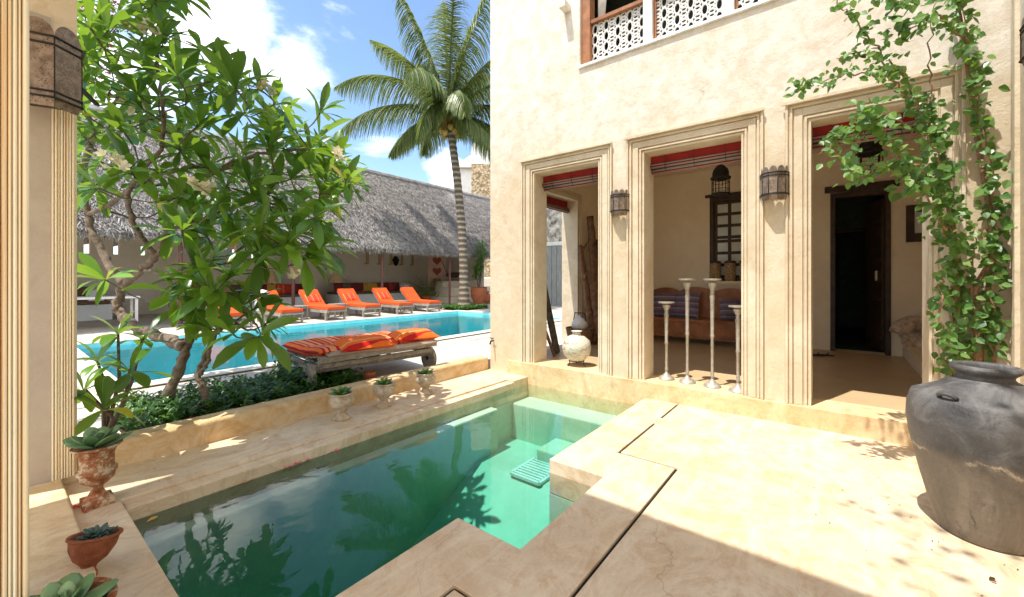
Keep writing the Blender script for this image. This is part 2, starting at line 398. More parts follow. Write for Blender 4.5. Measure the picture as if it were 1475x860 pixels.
# large jar
t = NT('grey_fired_clay'); z = t.sep()[2]; n = t.noise(5, 8, .7, .8); n2 = t.noise(2.0, 6, .7, 1.2, t.mapped((1,1,.5)))
col = t.ramp(n, [(.3,(.036,.035,.036)), (.52,(.085,.082,.080)), (.66,(.16,.155,.15))])
low = t.math('ADD', z, t.math('MULTIPLY', t.math('SUBTRACT', n2, .5), .30))
lm = t.ramp(low, [(.46,(1,1,1)), (.52,(0,0,0))])
col = t.mix(t.math('MULTIPLY', lm, .75), col, t.ramp(n2, [(.35,(.075,.06,.045)), (.55,(.19,.155,.115)), (.7,(.30,.25,.19))]))
band = t.ramp(t.math('ABSOLUTE', t.math('SUBTRACT', low, .47)), [(.0,(1,1,1)), (.014,(0,0,0))])
col = t.mix(t.math('MULTIPLY', band, t.ramp(n, [(.45,(0,0,0)), (.55,(1,1,1))])), col, (.42,.35,.26))
vs = t.ramp(t.noise(9, 6, .8, .5, t.mapped((1.6,1.6,.35))), [(.58,(0,0,0)), (.70,(1,1,1))])
col = t.mix(t.math('MULTIPLY', vs, t.math('MULTIPLY', lm, .8)), col, (.02,.018,.016))
M['jar'] = t.done(t.pbsdf(col, t.ramp(n, [(.3,(.42,.42,.42)), (.7,(.65,.65,.65))]), 0, t.bump(t.math('ADD', t.math('ADD', n, t.math('MULTIPLY', t.noise(60, 5, .7), .5)), t.math('MULTIPLY', t.math('SINE', t.math('MULTIPLY', t.math('ADD', z, t.math('MULTIPLY', n2, .09)), 120)), .05)), .6, .012), .5))
t = NT('aged_stone_urn'); n = t.noise(16, 7, .7)
M['urn'] = t.done(t.pbsdf(t.ramp(n, [(.3,(.27,.20,.13)), (.5,(.50,.40,.28)), (.7,(.66,.58,.44))]), .85, 0, t.bump(n, .5, .01), .2))
t = NT('rusty_painted_urn'); n = t.noise(14, 8, .75)
M['rust'] = t.done(t.pbsdf(t.ramp(n, [(.38,(.20,.06,.02)), (.50,(.36,.15,.07)), (.56,(.52,.42,.28)), (.8,(.60,.54,.42))]), .85, 0, t.bump(n, .6, .01), .2))
t = NT('rust_brown_pot'); n = t.noise(18, 7, .7)
M['rustp'] = t.done(t.pbsdf(t.ramp(n, [(.3,(.16,.05,.025)), (.7,(.38,.13,.06))]), .8, 0, t.bump(n, .5, .01), .2))
t = NT('painted_round_pot'); n = t.noise(7, 5, .6, 1.5, t.mapped((1,1,2.2)))
M['paintpot'] = t.done(t.pbsdf(t.ramp(n, [(.36,(.42,.22,.12)), (.44,(.62,.58,.46)), (.56,(.66,.62,.52)), (.64,(.34,.38,.24))]), .5, 0, None, .4))
t = NT('patterned_canister'); w = t.vor(38)
M['canister'] = t.done(t.pbsdf(t.ramp(w, [(.3,(.10,.06,.03)), (.5,(.40,.28,.14))]), .7))
t = NT('grey_gate_boards'); n = t.noise(8, 6, .7, .3, t.mapped((1,4,.3)))
M['gate'] = t.done(t.pbsdf(t.ramp(n, [(.3,(.16,.165,.16)), (.7,(.36,.37,.36))]), .9, 0, t.bump(n, .4, .01), .2))

def water(name, absorb, dens, ripple, rscale):
    t = NT(name)
    h = t.math('ADD', t.noise(rscale, 3, .5, .4), t.math('MULTIPLY', t.noise(rscale * 4.5, 2, .5), .15))
    nm = t.bump(h, ripple, .02)
    f = t.new('ShaderNodeFresnel'); f.inputs[0].default_value = 1.36; t.l.new(nm, f.inputs['Normal'])
    a = t.new('ShaderNodeBsdfTransparent'); a.inputs[0].default_value = (1,1,1,1)
    g = t.new('ShaderNodeBsdfAnisotropic') if False else t.new('ShaderNodeBsdfGlossy'); g.inputs['Roughness'].default_value = .02; t.l.new(nm, g.inputs['Normal'])
    m = t.new('ShaderNodeMixShader'); t.l.new(f.outputs[0], m.inputs[0]); t.l.new(a.outputs[0], m.inputs[1]); t.l.new(g.outputs[0], m.inputs[2])
    va = t.new('ShaderNodeVolumeAbsorption'); va.inputs[0].default_value = (*absorb, 1); va.inputs[1].default_value = dens
    t.l.new(va.outputs[0], t.out.inputs['Volume']); return t.done(m)
M['pwater'] = water('plunge_pool_water', (.48,.85,.80), 1.25, .17, 2.0)
M['mwater'] = water('main_pool_water', (.10,.86,.88), .6, .35, 3.0)
t = NT('turquoise_pool_floor'); n = t.noise(1.0, 4, .6)
br = t.new('ShaderNodeTexBrick'); br.offset = 0; br.inputs['Scale'].default_value = 1
for k, vv in (('Brick Width', 1.0), ('Row Height', 1.0), ('Mortar Size', .02)): br.inputs[k].default_value = vv
br.inputs['Color1'].default_value = br.inputs['Color2'].default_value = (1,1,1,1); br.inputs['Mortar'].default_value = (.8,.9,.92,1)
t.l.new(t.obj(), br.inputs[0]); c = t.mix(1.0, t.ramp(n, [(.3,(.25,.66,.70)), (.7,(.36,.76,.78))]), br.outputs[0], 'MULTIPLY')
M['mpool'] = t.done(t.pbsdf(c, .6))
t = NT('turquoise_plaster_floor'); n = t.noise(1.6, 6, .65)
M['pfloor'] = t.done(t.pbsdf(t.ramp(n, [(.3,(.40,.50,.40)), (.7,(.56,.66,.54))]), .7))

# ---------------------------------------------------------------- ground, decks, pools
INF = 400
ground = MB(); ground.cells([-INF,-14,40,INF], [-INF,-12,60,INF], lambda x, y: not (-14 < x < 40 and -12 < y < 60), -.3, -.06)
struct(ground.build('ground', simple('dry_earth', (.34,.27,.18), .95, 0, .3, .5, .3)))

PX0, PX1, PY0, PY1 = .56, 5.105, 1.85, 3.65                    # plunge pool
AX0, AX1, AY0 = 1.82, 2.87, 1.365                             # its alcove
def inpool(x, y): return (PX0 < x < PX1 and PY0 < y < PY1) or (AX0 < x < AX1 and AY0 < y < PY0 + .01)
MX0, MX1, MY0, MY1 = 1.1, 12.0, 7.15, 12.2                     # main pool
CX1 = 4.72                                                    # far rim meets the facade here
deck = MB()
jw = .011
def joint(x, y):
    J = [(.45,1.4,1.45,'x'),(3.35,4.25,1.45,'x'),(4.45,5.09,1.45,'x'),(1.4,3.35,.97,'x'),(.97,1.45,1.4,'y'),(.97,1.45,3.35,'y')]
    for a, b, c, ax in J:
        u, v = (x, y) if ax == 'x' else (y, x)
        if a - jw < u < b + jw and abs(v - c) < jw: return True
    return False
xs = sorted({-14,-.4,.45,PX0,1.4-jw,1.4+jw,AX0,AX1,3.35-jw,3.35+jw,4.25,4.45,CX1,5.09,PX1,1.4-2*jw,.45-jw})
ys = sorted({-12,.97-jw,.97+jw,AY0,1.45-jw,1.45+jw,PY0,PY1,3.79,4.50})
deck.cells(xs, ys, lambda x, y: not inpool(x, y) and not joint(x, y) and not (y > PY1 and y < 3.79 and x > PX0 and x < CX1) , -.28, 0.0)
struct(deck.build('deck', M['deck'], bevel=.006))
cp = MB(); cp.box(PX0 + .003, CX1 - .003, PY1, 3.787, -.28, -.018)
struct(cp.build('pool_coping', M['deck'], bevel=.012, seg=3))
jb = MB(); jb.box(.4, 5.09, .9, 1.5, -.3, -.285); struct(jb.build('deck_joint_bed', M['black']))
jb = MB()
for a, b, c, ax in [(.45,1.4,1.45,'x'),(3.35,4.25,1.45,'x'),(4.45,5.085,1.45,'x'),(1.4,3.35,.97,'x'),(.97,1.45,1.4,'y'),(.97,1.45,3.35,'y')]:
    if ax == 'x': jb.box(a, b, c - jw + .001, c + jw - .001, -.27, -.018)
    else: jb.box(c - jw + .001, c + jw - .001, a, b, -.27, -.018)
struct(jb.build('deck_drain_slot', M['black']))
# plunge pool shell
def pz(x, y=0): return -1.6 if x < 2.3 else (-1.6 + .8 * (x - 2.3) / 1.5 if x < 3.8 else -.8)
b = MB(); xs = [PX0-.2, PX0, AX0, AX1, 2.6+.7, 3.8, PX1]; 
b.cells([PX0-.2,PX0,1.82,2.3,2.6,2.87,3.2,3.5,3.8,4.3,PX1], [AY0-.2,AY0,PY0,PY1,PY1+.15], lambda x, y: inpool(x, y), lambda x, y: pz(x) - .2, lambda x, y: pz(x))
struct(b.build('pool_floor', M['pfloor']))
b = MB(); T = .12
b.box(PX0 - T, PX0, PY0 - T, PY1 + T, -1.9, -.285); b.box(PX0, PX1, PY1, PY1 + T, -1.9, -.285)
b.box(PX0, AX0, PY0 - T, PY0, -1.9, -.285); b.box(AX1, PX1, PY0 - T, PY0, -1.9, -.285)
b.box(AX0 - T, AX0, AY0 - T, PY0 - T, -1.9, -.285); b.box(AX1, AX1 + T, AY0 - T, PY0 - T, -1.9, -.285); b.box(AX0, AX1, AY0 - T, AY0, -1.9, -.285)
b.box(PX1, PX1 + T, PY0, PY1, -1.6, 0)
struct(b.build('pool_wall', M['poolwall']))
b = MB()
b.box(4.66, PX1 - .001, PY0 + .001, PY1 - .001, -1.3, -.30); b.box(4.2, 4.658, PY0 + .001, 2.9, -1.3, -.62)
b.box(AX0 + .001, AX1 - .001, AY0 + .001, 1.62, -1.5, -.33); b.box(AX0 + .001, AX1 - .001, 1.622, PY0 + .05, -1.5, -.62)
b.box(PX0 + .001, 4.2, PY1 - .14, PY1 - .001, -1.5, -.24)
struct(b.build('pool_steps', M['poolwall'], bevel=.02))
w = MB()
w.cells([PX0-.01,AX0-.01,AX1+.01,PX1+.01], [AY0-.01,PY0-.01,PY1+.01], lambda x, y: (y > PY0-.01) or (AX0-.01 < x < AX1+.01), -2.0, -.11)
struct(w.build('plunge_pool_water', M['pwater']))
# drain grille
g = thing('drain_grille', 'white slotted grille lying on the floor of the small green pool', 'grille', (4.0, 2.75, -.84))
gm = MB(); 
for s_ in (-1, 1):
    gm.bar((3.75, 2.75 + s_ * .20, -.77), (4.25, 2.75 + s_ * .20, -.77), .03, .03); gm.bar((4.0 + s_ * .25, 2.55, -.77), (4.0 + s_ * .25, 2.95, -.77), .03, .03)
gm.build('frame', M['parapet'], g); gm = MB()
for k in range(8): gm.bar((3.80 + k * .057, 2.56, -.765), (3.80 + k * .057, 2.94, -.765), .028, .02)
gm.build('grate', M['parapet'], g)

# upper terrace
TZ = .10
PLX0, PLX1, PLY0, PLY1 = .75, 3.05, 4.72, 5.85                 # planting bed
terr = MB()
PBX0, PBX1, PBY0, PBY1 = 12.3, 14.1, 12.3, 13.7
terr.cells([-14,.3,PLX0,MX0,PLX1,MX1,PBX0,PBX1,40], [4.66,PLY0,PLY1,6.33,6.37,MY0,MY1,PBY0,PBY1,60],
  lambda x, y: not (MX0 < x < MX1 and MY0 < y < MY1) and not (PLX0 < x < PLX1 and PLY0 < y < PLY1) and not (PBX0 < x < PBX1 and PBY0 < y < PBY1) and not (6.33 < y < 6.37 and .3 < x < MX1), -.28, TZ)
struct(terr.build('terrace', M['flag']))
b = MB(); b.box(.3, MX1, 6.331, 6.369, -.27, TZ - .03); struct(b.build('terrace_drain_slot', M['black']))
b = MB(); b.cells([MX0-.3,MX0,MX1,MX1+.3], [MY0-.3,MY0,MY1,MY1+.3], lambda x, y: not (MX0 < x < MX1 and MY0 < y < MY1), TZ + .021, TZ + .035)
struct(b.build('main_pool_kerb', plaster('kerb_cement', (.74,.68,.56), (.64,.57,.45), (.5,.42,.3), 1.2, .3, .15, .6), bevel=.012))
b = MB(); b.box(MX0+.005, MX1-.005, MY0+.005, MY1-.005, -1.6, -1.0)
struct(b.build('main_pool_floor', M['mpool']))
b = MB(); b.box(MX0-.2, MX0+.004, MY0-.2, MY1+.2, -1.6, TZ+.02); b.box(MX1-.004, MX1+.2, MY0-.2, MY1+.2, -1.6, TZ+.02)
b.box(MX0+.005, MX1-.005, MY0-.2, MY0+.004, -1.6, TZ+.02); b.box(MX0+.005, MX1-.005, MY1-.004, MY1+.2, -1.6, TZ+.02)
struct(b.build('main_pool_wall', M['mpool']))
b = MB(); b.box(MX0-.01, MX1+.01, MY0-.01, MY1+.01, -1.5, .03); struct(b.build('main_pool_water', M['mwater']))
b = MB(); b.box(PLX0 + .002, PLX1 - .002, PLY0 + .002, PLY1 - .002, -.28, .08); b.box(PBX0+.002, PBX1-.002, PBY0+.002, PBY1-.002, -.28, .07)
struct(b.build('planting_soil', M['soil']))

# low wall between the two levels
lw = MB(); lw.cells([.40, 2.0, 4.0, 5.09], [4.455, 4.70], lambda x, y: True, -.2, .205)
tag(lw.build('low_wall', M['lowwall'], origin=(2.7,4.57,0), bevel=.035, seg=4), 'low cream plaster kerb wall between the small pool rim and the upper terrace', 'low wall')

# ---------------------------------------------------------------- the house on the right
HX0, HX1 = 5.10, 5.47
villa = thing('villa', 'cream limewashed house with three moulded veranda openings and a carved upper window', 'house', (5.3, 1.5, 0))
OP = [(2.301, 3.787), (.583, 2.096), (-.879, .388)]
ZH = 3.29; WY0, WY1, WZ0, WZ1 = -.75, 2.786, 4.41, 6.1
w = MB()
def wallpred(y, z):
    if z > .2 and z < ZH:
        for a, b_ in OP:
            if a < y < b_: return False
    if WY0 < y < WY1 and WZ0 < z < WZ1: return False
    return True
def wall_yz(mb, x0, x1, ys, zs, pred):
    tmp = MB(); tmp.cells(ys, zs, pred, 0, 1)
    # cells lies in XY with height Z: map (y,z,h) -> world
    vs = [Vector((x0 + (x1 - x0) * v.z, v.x, v.y)) for v in tmp.v]
    mb.add(vs, tmp.f)
def wall_xz(mb, y0, y1, xs, zs, pred):
    tmp = MB(); tmp.cells(xs, zs, pred, 0, 1)
    mb.add([Vector((v.x, y1 + (y0 - y1) * v.z, v.y)) for v in tmp.v], tmp.f)
ysl = sorted({-3.2, WY0, WY1, 4.44, *[v for o in OP for v in o]})
wall_yz(w, HX0, HX1, ysl, [-.25, .2, ZH, WZ0, WZ1, 7.6], wallpred)
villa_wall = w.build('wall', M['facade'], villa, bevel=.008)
# end wall with a side opening, back wall, far end wall
w = MB()
EX0, EX1, EZ = 5.98, 7.5, 3.2
wall_xz(w, 4.07, 4.439, [5.472, EX0, EX1, 9.6], [-.25, .2, EZ, 7.6], lambda x, z: not (EX0 < x < EX1 and .2 < z < EZ))
w.build('end_wall', M['inner'], villa, bevel=.006)
DY0, DY1, DZ = -.76, .04, 3.0
BY0, BY1, BZ0, BZ1 = .72, 2.03, 1.43, 3.16
w = MB()
wall_yz(w, 9.3, 9.6, sorted([-3.2, DY0, DY1, BY0, BY1, 4.068]), [-.25, .2, BZ0, DZ, BZ1, 7.6],
        lambda y, z: not (DY0 < y < DY1 and .2 < z < DZ) and not (BY0 < y < BY1 and BZ0 < z < BZ1))
w.box(5.472, 9.298, -3.2, -2.9, 0, 7.6)
w.build('inner_wall', M['inner'], villa)
w = MB(); w.box(HX0 + .01, 9.299, -2.899, 4.069, 0, .198); w.build('veranda_floor', M['vfloor'], villa)
w = MB(); w.box(HX1 + .002, 9.298, -2.898, 4.068, 3.75, 3.95); w.box(HX1 + .002, 9.298, -2.898, 4.068, 6.6, 6.8); w.build('ceiling', M['inner'], villa)
w = MB(); w.box(HX0 - .15, 14.2, -3.3, 4.6, 7.602, 7.8); w.build('roof', M['facade'], villa)
# sill course proud of the wall
w = MB(); w.box(HX0 - .045, HX0 + .001, -1.15, 4.05, -1.4, .203)
for a, b_ in OP: w.box(HX0 + .002, HX1 + .02, a + .001, b_ - .001, .199, .206)
w.build('plinth', M['sill'], villa, bevel=.012, seg=3)
# stepped mouldings
BANDS = [(.022, -.030), (.016, -.006), (.022, -.018), (.012, .010), (.072, -.004), (.014, .018), (.022, .004), (.012, .03), (.022, .018)]
def trim(mb, y0, y1, z0, ztop, x0, xb, sgn=1):
    a = 0.0
    for wd, dx in BANDS:
        for (ya, yb, za, zb) in ((y0 + a, y0 + a + wd, z0, ztop - a), (y1 - a - wd, y1 - a, z0, ztop - a), (y0 + a + wd, y1 - a - wd, ztop - a - wd, ztop - a)):
            mb.box(min(x0 + dx * sgn, xb), max(x0 + dx * sgn, xb), ya, yb, za, zb)
        a += wd
    return a
for a, b_ in OP:
    w = MB(); trim(w, a, b_, .205, ZH, HX0, HX1 - .002); 
    # eared head courses
    w.box(HX0 - .048, HX0 - .031, a - .012, b_ + .03, ZH - .022, ZH + .012)
    w.build('moulding', M['trim'], villa, bevel=.003)
w = MB()
# side opening moulding (faces the veranda)
a = 0
for wd, dx in BANDS:
    for (xa, xb, za, zb) in ((EX0 + a, EX0 + a + wd, .2, EZ - a), (EX1 - a - wd, EX1 - a, .2, EZ - a), (EX0 + a + wd, EX1 - a - wd, EZ - a - wd, EZ - a)):
        w.box(xa, xb, 4.07 + dx, 4.435, za, zb)
    a += wd
    if a > .13: break
w.build('moulding', M['trim'], villa, bevel=.003)

# upper window
win = MB(); 
win.box(HX0 + .05, HX0 + .20, WY1 - .13, WY1 - .002, WZ0 + .04, WZ1); 
wn = win.build('window', M['teak'], villa, bevel=.004)
win = MB(); win.box(HX0 - .03, HX0 + .34, WY0 - .01, WY1 + .01, WZ0 - .002, WZ0 + .038); win.build('sill', M['parapet'], wn, bevel=.006)
win = MB(); win.box(HX0 + .05, HX0 + .2, WY0 + .002, WY0 + .13, WZ0 + .04, WZ1); win.build('jamb', M['teak'], wn)
win = MB(); win.box(HX0 + .052, HX0 + .2, WY0 + .13, WY1 - .13, WZ1 - .14, WZ1 - .004); win.box(HX0+.07, HX0+.17, WY0+.131, WY1-.131, 5.03, 5.075); win.build('frame', M['teak'], wn)
yp = [WY1 - .13]
for px0, px1 in ((928, 941), (1041, 1058), (1172, 1188)):
    def yy(px): 
        t_ = (px - HX) / F_PX; return (HX0 + .08) * (.6157 - .788 * t_) / (.788 + .6157 * t_)
    ya, yb = yy(px1), yy(px0)
    m_ = MB(); m_.box(HX0 + .03, HX0 + .09, ya, yb, WZ0 + .04, WZ1 - .142); m_.build('post', M['white'], wn, bevel=.004)
    m_ = MB(); m_.box(HX0 + .091, HX0 + .19, ya - .03, yb + .01, WZ0 + .04, WZ1 - .142); m_.build('post', M['teak'], wn)
    yp += [yb, ya]
yp.append(WY0 + .13)
def screen(mb, y0, y1, z0, z1, x):
    nyc = max(2, round((y1 - y0) / .082)); nzc = max(2, round((z1 - z0) / .15)); cy = (y1 - y0) / nyc; cz = (z1 - z0) / nzc
    n = 12
    def ring(cyc, czc, hw, hh, ry, rz):
        vs = []; 
        for k in range(n):
            a = 2 * math.pi * k / n
            c_, s_ = math.cos(a), math.sin(a); mx = max(abs(c_), abs(s_))
            vs.append((x, cyc + ry * c_, czc + rz * (abs(s_) ** 1.0) * (1 if s_ >= 0 else -1))); vs.append((x, cyc + hw * c_ / mx, czc + hh * s_ / mx))
        mb.add(vs, [(2*k, 2*((k+1) % n), 2*((k+1) % n)+1, 2*k+1) for k in range(n)])
    for i in range(nyc):
        for j in range(nzc):
            yc, zc = y0 + (i + .5) * cy, z0 + (j + .5) * cz
            if i % 2 == 0: ring(yc, zc, cy/2, cz/2, cy * .36, cz * .40)
            else:
                for q in (-1, 0, 1):
                    ring(yc, zc + q * cz / 3, cy/2, cz/6, cy * (.34 if q else .2), cz * (.115 if q else .07))
for k in range(0, 8, 2):
    if k + 1 < len(yp) and yp[k] - yp[k+1] > .1:
        m_ = MB(); screen(m_, yp[k+1] + .004, yp[k] - .004, WZ0 + .042, 5.025, HX0 + .12)
        so = m_.build('screen', M['white'], wn); sm = so.modifiers.new('s', 'SOLIDIFY'); sm.thickness = .02
m_ = MB(); m_.box(HX1 + .6, HX1 + .62, WY0, WY1 + .5, WZ0 - .4, 6.5); m_.build('dark_interior', M['dark'], wn)  # near-black sheet: its colour stands in for the shade of the unlit room
m_ = MB(); 
for k in range(7): m_.tube([(HX1 - .1, WY1 - .16 - k * .012, 5.08), (HX1 - .12, WY1 - .17 - k * .02, 5.6), (HX1 - .1, WY1 - .15 - k * .03, 6.05)], .014, 6)
m_.build('curtain', M['parapet'], wn, smooth=True)
# projecting rain spout, upper left
m_ = MB(); c_ = PD(812, 6, 5.9); m_.box(HX0 - .16, HX0 - .002, 2.93, 3.03, 5.27, 5.37); m_.build('stone_bracket', M['facade'], villa, bevel=.01)

# door in the back wall, dark rooms behind
door = MB(); fr = .07
door.box(9.27, 9.45, DY0, DY0 + fr, .2, DZ); door.box(9.27, 9.45, DY1 - fr, DY1, .2, DZ); door.box(9.27, 9.45, DY0 + fr, DY1 - fr, DZ - .09, DZ)
door.box(9.24, 9.299, DY0 - .10, DY1 + .08, DZ + .01, DZ + .12)
dr = door.build('door', M['woodd'], villa, bevel=.004)
m_ = MB(); m_.bar((9.47, DY0 + .08, 1.55), (10.12, DY0 + .26, 1.55), .05, 2.6)
for k in range(4): m_.bar((9.50, DY0 + .118, .45 + k * .68), (10.06, DY0 + .27, .45 + k * .68), .03, .05)
m_.build('leaf', M['woodd'], dr, bevel=.003)
m_ = MB(); m_.bar((9.62, DY0 + .165, 1.45), (9.62, DY0 + .165, 1.62), .03, .03, up=(1,0,0)); m_.build('handle', M['pewter'], dr)
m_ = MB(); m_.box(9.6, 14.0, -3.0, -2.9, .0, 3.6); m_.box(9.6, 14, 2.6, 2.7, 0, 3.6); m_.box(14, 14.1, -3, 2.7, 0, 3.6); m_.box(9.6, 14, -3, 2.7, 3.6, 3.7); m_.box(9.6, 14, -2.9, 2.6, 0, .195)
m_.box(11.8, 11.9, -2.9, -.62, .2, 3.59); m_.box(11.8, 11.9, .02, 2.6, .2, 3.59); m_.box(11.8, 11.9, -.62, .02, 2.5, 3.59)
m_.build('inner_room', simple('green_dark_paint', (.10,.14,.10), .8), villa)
m_ = MB(); m_.box(11.77, 11.799, -.66, -.58, .2, 2.6); m_.box(11.77, 11.799, .0, .06, .2, 2.6); m_.box(11.77, 11.799, -.58, 0, 2.5, 2.6); m_.build('inner_door_frame', M['woodd'], villa)
# shuttered window in the back wall
m_ = MB()
for yb in (BY0, BY1 - .08): m_.box(9.29, 9.44, yb, yb + .08, BZ0, BZ1)
m_.box(9.29, 9.44, BY0 + .08, BY1 - .08, BZ1 - .09, BZ1); m_.box(9.29, 9.44, BY0 + .08, BY1 - .08, BZ0, BZ0 + .06); m_.box(9.25, 9.299, BY0 - .08, BY1 + .08, BZ1 + .003, BZ1 + .06)
bw = m_.build('window', M['woodd'], villa, bevel=.004)
ym = (BY0 + BY1) / 2
for s_, (ya, yb) in enumerate(((BY0 + .08, ym - .004), (ym + .004, BY1 - .08))):
    m_ = MB(); gl = MB(); hy = (yb - ya)
    zr = [BZ0 + .06, BZ0 + .14, 2.28, 2.36, BZ1 - .09]
    ny, st = 2, .06; cw = (hy - st) / ny
    for k in range(ny + 1): m_.box(9.335, 9.375, ya + k * cw, ya + k * cw + st, BZ0 + .06, BZ1 - .09)
    for z0_, z1_, nr in ((BZ0 + .06, 2.28, 3), (2.30, BZ1 - .09, 3)):
        for r_ in range(nr + 1):
            zz = z0_ + r_ * (z1_ - z0_ - .06) / nr
            for k in range(ny): m_.box(9.337, 9.373, ya + k * cw + st, ya + (k + 1) * cw, zz, zz + .06)
    gl.box(9.35, 9.36, ya + .01, yb - .01, BZ0 + .07, BZ1 - .1)
    sh = m_.build('shutter', M['woodd'], bw); gl.build('pane', M['glass'], sh)
# built-in bench at the right end of the veranda
m_ = MB(); m_.box(5.9, 9.298, -2.9, -.90, .199, .42); m_.build('raised_step', M['inner'], villa, bevel=.01)

# right-hand boundary wall
rw = MB(); rw.box(2.2, HX0 - .05, -1.42, -1.12, -.2, 7.2)
rwt = thing('side_wall', 'tall pale plaster wall closing the terrace on the right beside the vine', 'wall', (3.6,-1.3,0))
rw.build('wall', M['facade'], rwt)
m_ = MB()
for k, xx in enumerate((4.95, 4.90, 4.86)): m_.box(xx - .018, xx, -1.122, -1.105 + .006 * k, -.1, 7.1)
m_.build('moulding', M['trim'], rwt)

# ---------------------------------------------------------------- near house (viewer's side)
nh = thing('near_house', 'tall plaster house whose fluted pillars frame the left edge', 'house', (-2, 2.6, 0))
def fluted(mb, y, x_edges, z0, z1, depth=.02):
    """rounded vertical reeds on a face looking towards -Y"""
    for k in range(len(x_edges) - 1):
        a, b_ = x_edges[k], x_edges[k + 1]; c = (a + b_) / 2; r = (b_ - a) / 2 * .88
        pts = [(a, y + .03)] + [(c + r * math.cos(th), y - depth * math.sin(th)) for th in [math.pi * (1 - j / 8) for j in range(9)]] + [(b_, y + .03)]
        mb.prism(list(reversed(pts)), z0, z1)
m_ = MB(); m_.box(-.4, .10, 2.36, 2.86, -.2, 3.5); 
m_.build('near_pillar', M['near'], nh, bevel=.004)
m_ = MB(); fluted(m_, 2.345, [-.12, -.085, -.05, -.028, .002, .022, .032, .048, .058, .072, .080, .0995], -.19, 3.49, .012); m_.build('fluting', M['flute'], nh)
m_ = MB(); m_.box(-.4, .415, 4.40, 4.56, -.25, 6.6); m_.build('corner_pillar', M['near'], nh, bevel=.006)
m_ = MB(); m_.box(-.05, .285, 4.385, 4.399, .05, 3.35); m_.build('recess_panel', M['recess'], nh)
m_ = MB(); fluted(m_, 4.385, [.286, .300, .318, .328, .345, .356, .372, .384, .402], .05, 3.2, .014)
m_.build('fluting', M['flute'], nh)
m_ = MB()
for k, (w_, d_) in enumerate(((.035, .03), (.02, .045), (.03, .03), (.018, .05))):
    a = PD(100 - k * 9, 38, 3.07 - d_); b_ = PD(62 - k * 9, -22, 3.07 - d_); m_.bar(a, b_, w_, .03, up=(0,1,0))
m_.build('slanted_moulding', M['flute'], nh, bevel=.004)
m_ = MB(); m_.box(-.4, .08, -6, 4.398, 3.502, 6.4); m_.box(-.4, .08, -6, -1.6, -.2, 3.5); m_.build('wall', M['near'], nh)
m_ = MB(); m_.box(-2.4, .12, -6.2, 4.6, 6.602, 6.75); m_.box(-2.4, -.41, -6, 4.39, 3.5, 3.62); m_.build('roof', M['near'], nh)
m_ = MB(); m_.box(-.4, .335, 2.862, 4.384, -.1, .055); m_.box(-.4, .30, -1.5, 2.34, -.1, .003 + .0); m_.build('ledge', M['sill'], nh, bevel=.012, seg=3)

# ---------------------------------------------------------------- thatched shed across the pool
shed = thing('thatched_shed', 'long open shed with a grey palm thatch roof across the large pool', 'shed', (9, 18, TZ))
EY, RY, EZz, RZz, SX0, SX1 = 15.0, 18.4, 2.72, 6.75, -5.0, 21.5
th = MB(); NX, NY = 130, 26
def slope(mb, y0, z0, y1, z1, flip=False):
    vs = []
    for i in range(NX + 1):
        for j in range(NY + 1):
            x = SX0 + (SX1 - SX0) * i / NX; tt = j / NY
            p = Vector((x, y0 + (y1 - y0) * tt, z0 + (z1 - z0) * tt + .22 * math.sin(math.pi * tt)))
            nn = noise.noise(Vector((x * .8, tt * 3, 3))) * .10 + noise.noise(Vector((x * 3, tt * 9, 8))) * .05
            p.z += nn + (.04 * rnd.random()); 
            if j == 0: p.z += .09 * noise.noise(Vector((x * 2.2, 0, 1))) - .02 
            vs.append(p)
    q = NY + 1; fs = [(i*q + j, (i+1)*q + j, (i+1)*q + j + 1, i*q + j + 1) for i in range(NX) for j in range(NY)]
    if flip: fs = [tuple(reversed(f)) for f in fs]
    mb.add(vs, fs)
slope(th, EY, EZz, RY, RZz); slope(th, 21.6, EZz, RY, RZz, True)
# thickness of the eave
for i in range(NX):
    xa = SX0 + (SX1 - SX0) * i / NX; xb = SX0 + (SX1 - SX0) * (i + 1) / NX
    th.box(xa, xb, EY + .02, EY + .25, EZz - .10 - .05 * rnd.random(), EZz + .06)
sd = Vector((0, RY - EY, RZz - EZz)).normalized(); sn = Vector((0, -sd.z, sd.y))
for k in range(60000):
    x = rnd.uniform(SX0, SX1); tt = rnd.random() ** 1.1
    p = Vector((x, EY + (RY - EY) * tt, EZz + (RZz - EZz) * tt + .22 * math.sin(math.pi * tt) + .05 + .06 * rnd.random()))
    d_ = (-sd + Vector((rnd.uniform(-.9, .9), 0, 0)) + sn * rnd.uniform(-.05, .30)).normalized()
    L_ = rnd.uniform(.10, .30); r_ = d_.cross(sn).normalized() * rnd.uniform(.008, .022)
    th.quad(p - r_, p + r_, p + d_ * L_ + r_ * .3, p + d_ * L_ - r_ * .3)
for k in range(2600):
    x = rnd.uniform(SX0, SX1); p = Vector((x, EY + rnd.uniform(-.03, .2), EZz + rnd.uniform(-.06, .05))); L_ = rnd.uniform(.08, .26)
    d_ = Vector((rnd.uniform(-.4, .4), -.35, -1)).normalized(); r_ = Vector((rnd.uniform(.01, .022), 0, 0))
    th.quad(p - r_, p + r_, p + d_ * L_ + r_ * .2, p + d_ * L_ - r_ * .2)
th.build('roof', M['thatch'], shed)
m_ = MB(); m_.tube([(SX0, RY, RZz + .05), (SX1, RY, RZz + .05)], .16, 8); m_.build('ridge', simple('ridge_mortar', (.34,.31,.29), .9, 0, .3, 3, .5, 8), shed)
m_ = MB(); xs = [SX0, -1.2, -1.0]
slits = [k * .75 + .6 for k in range(10)]
sx = sorted({SX0, SX1, *[s_ for s_ in slits], *[s_ + .16 for s_ in slits]})
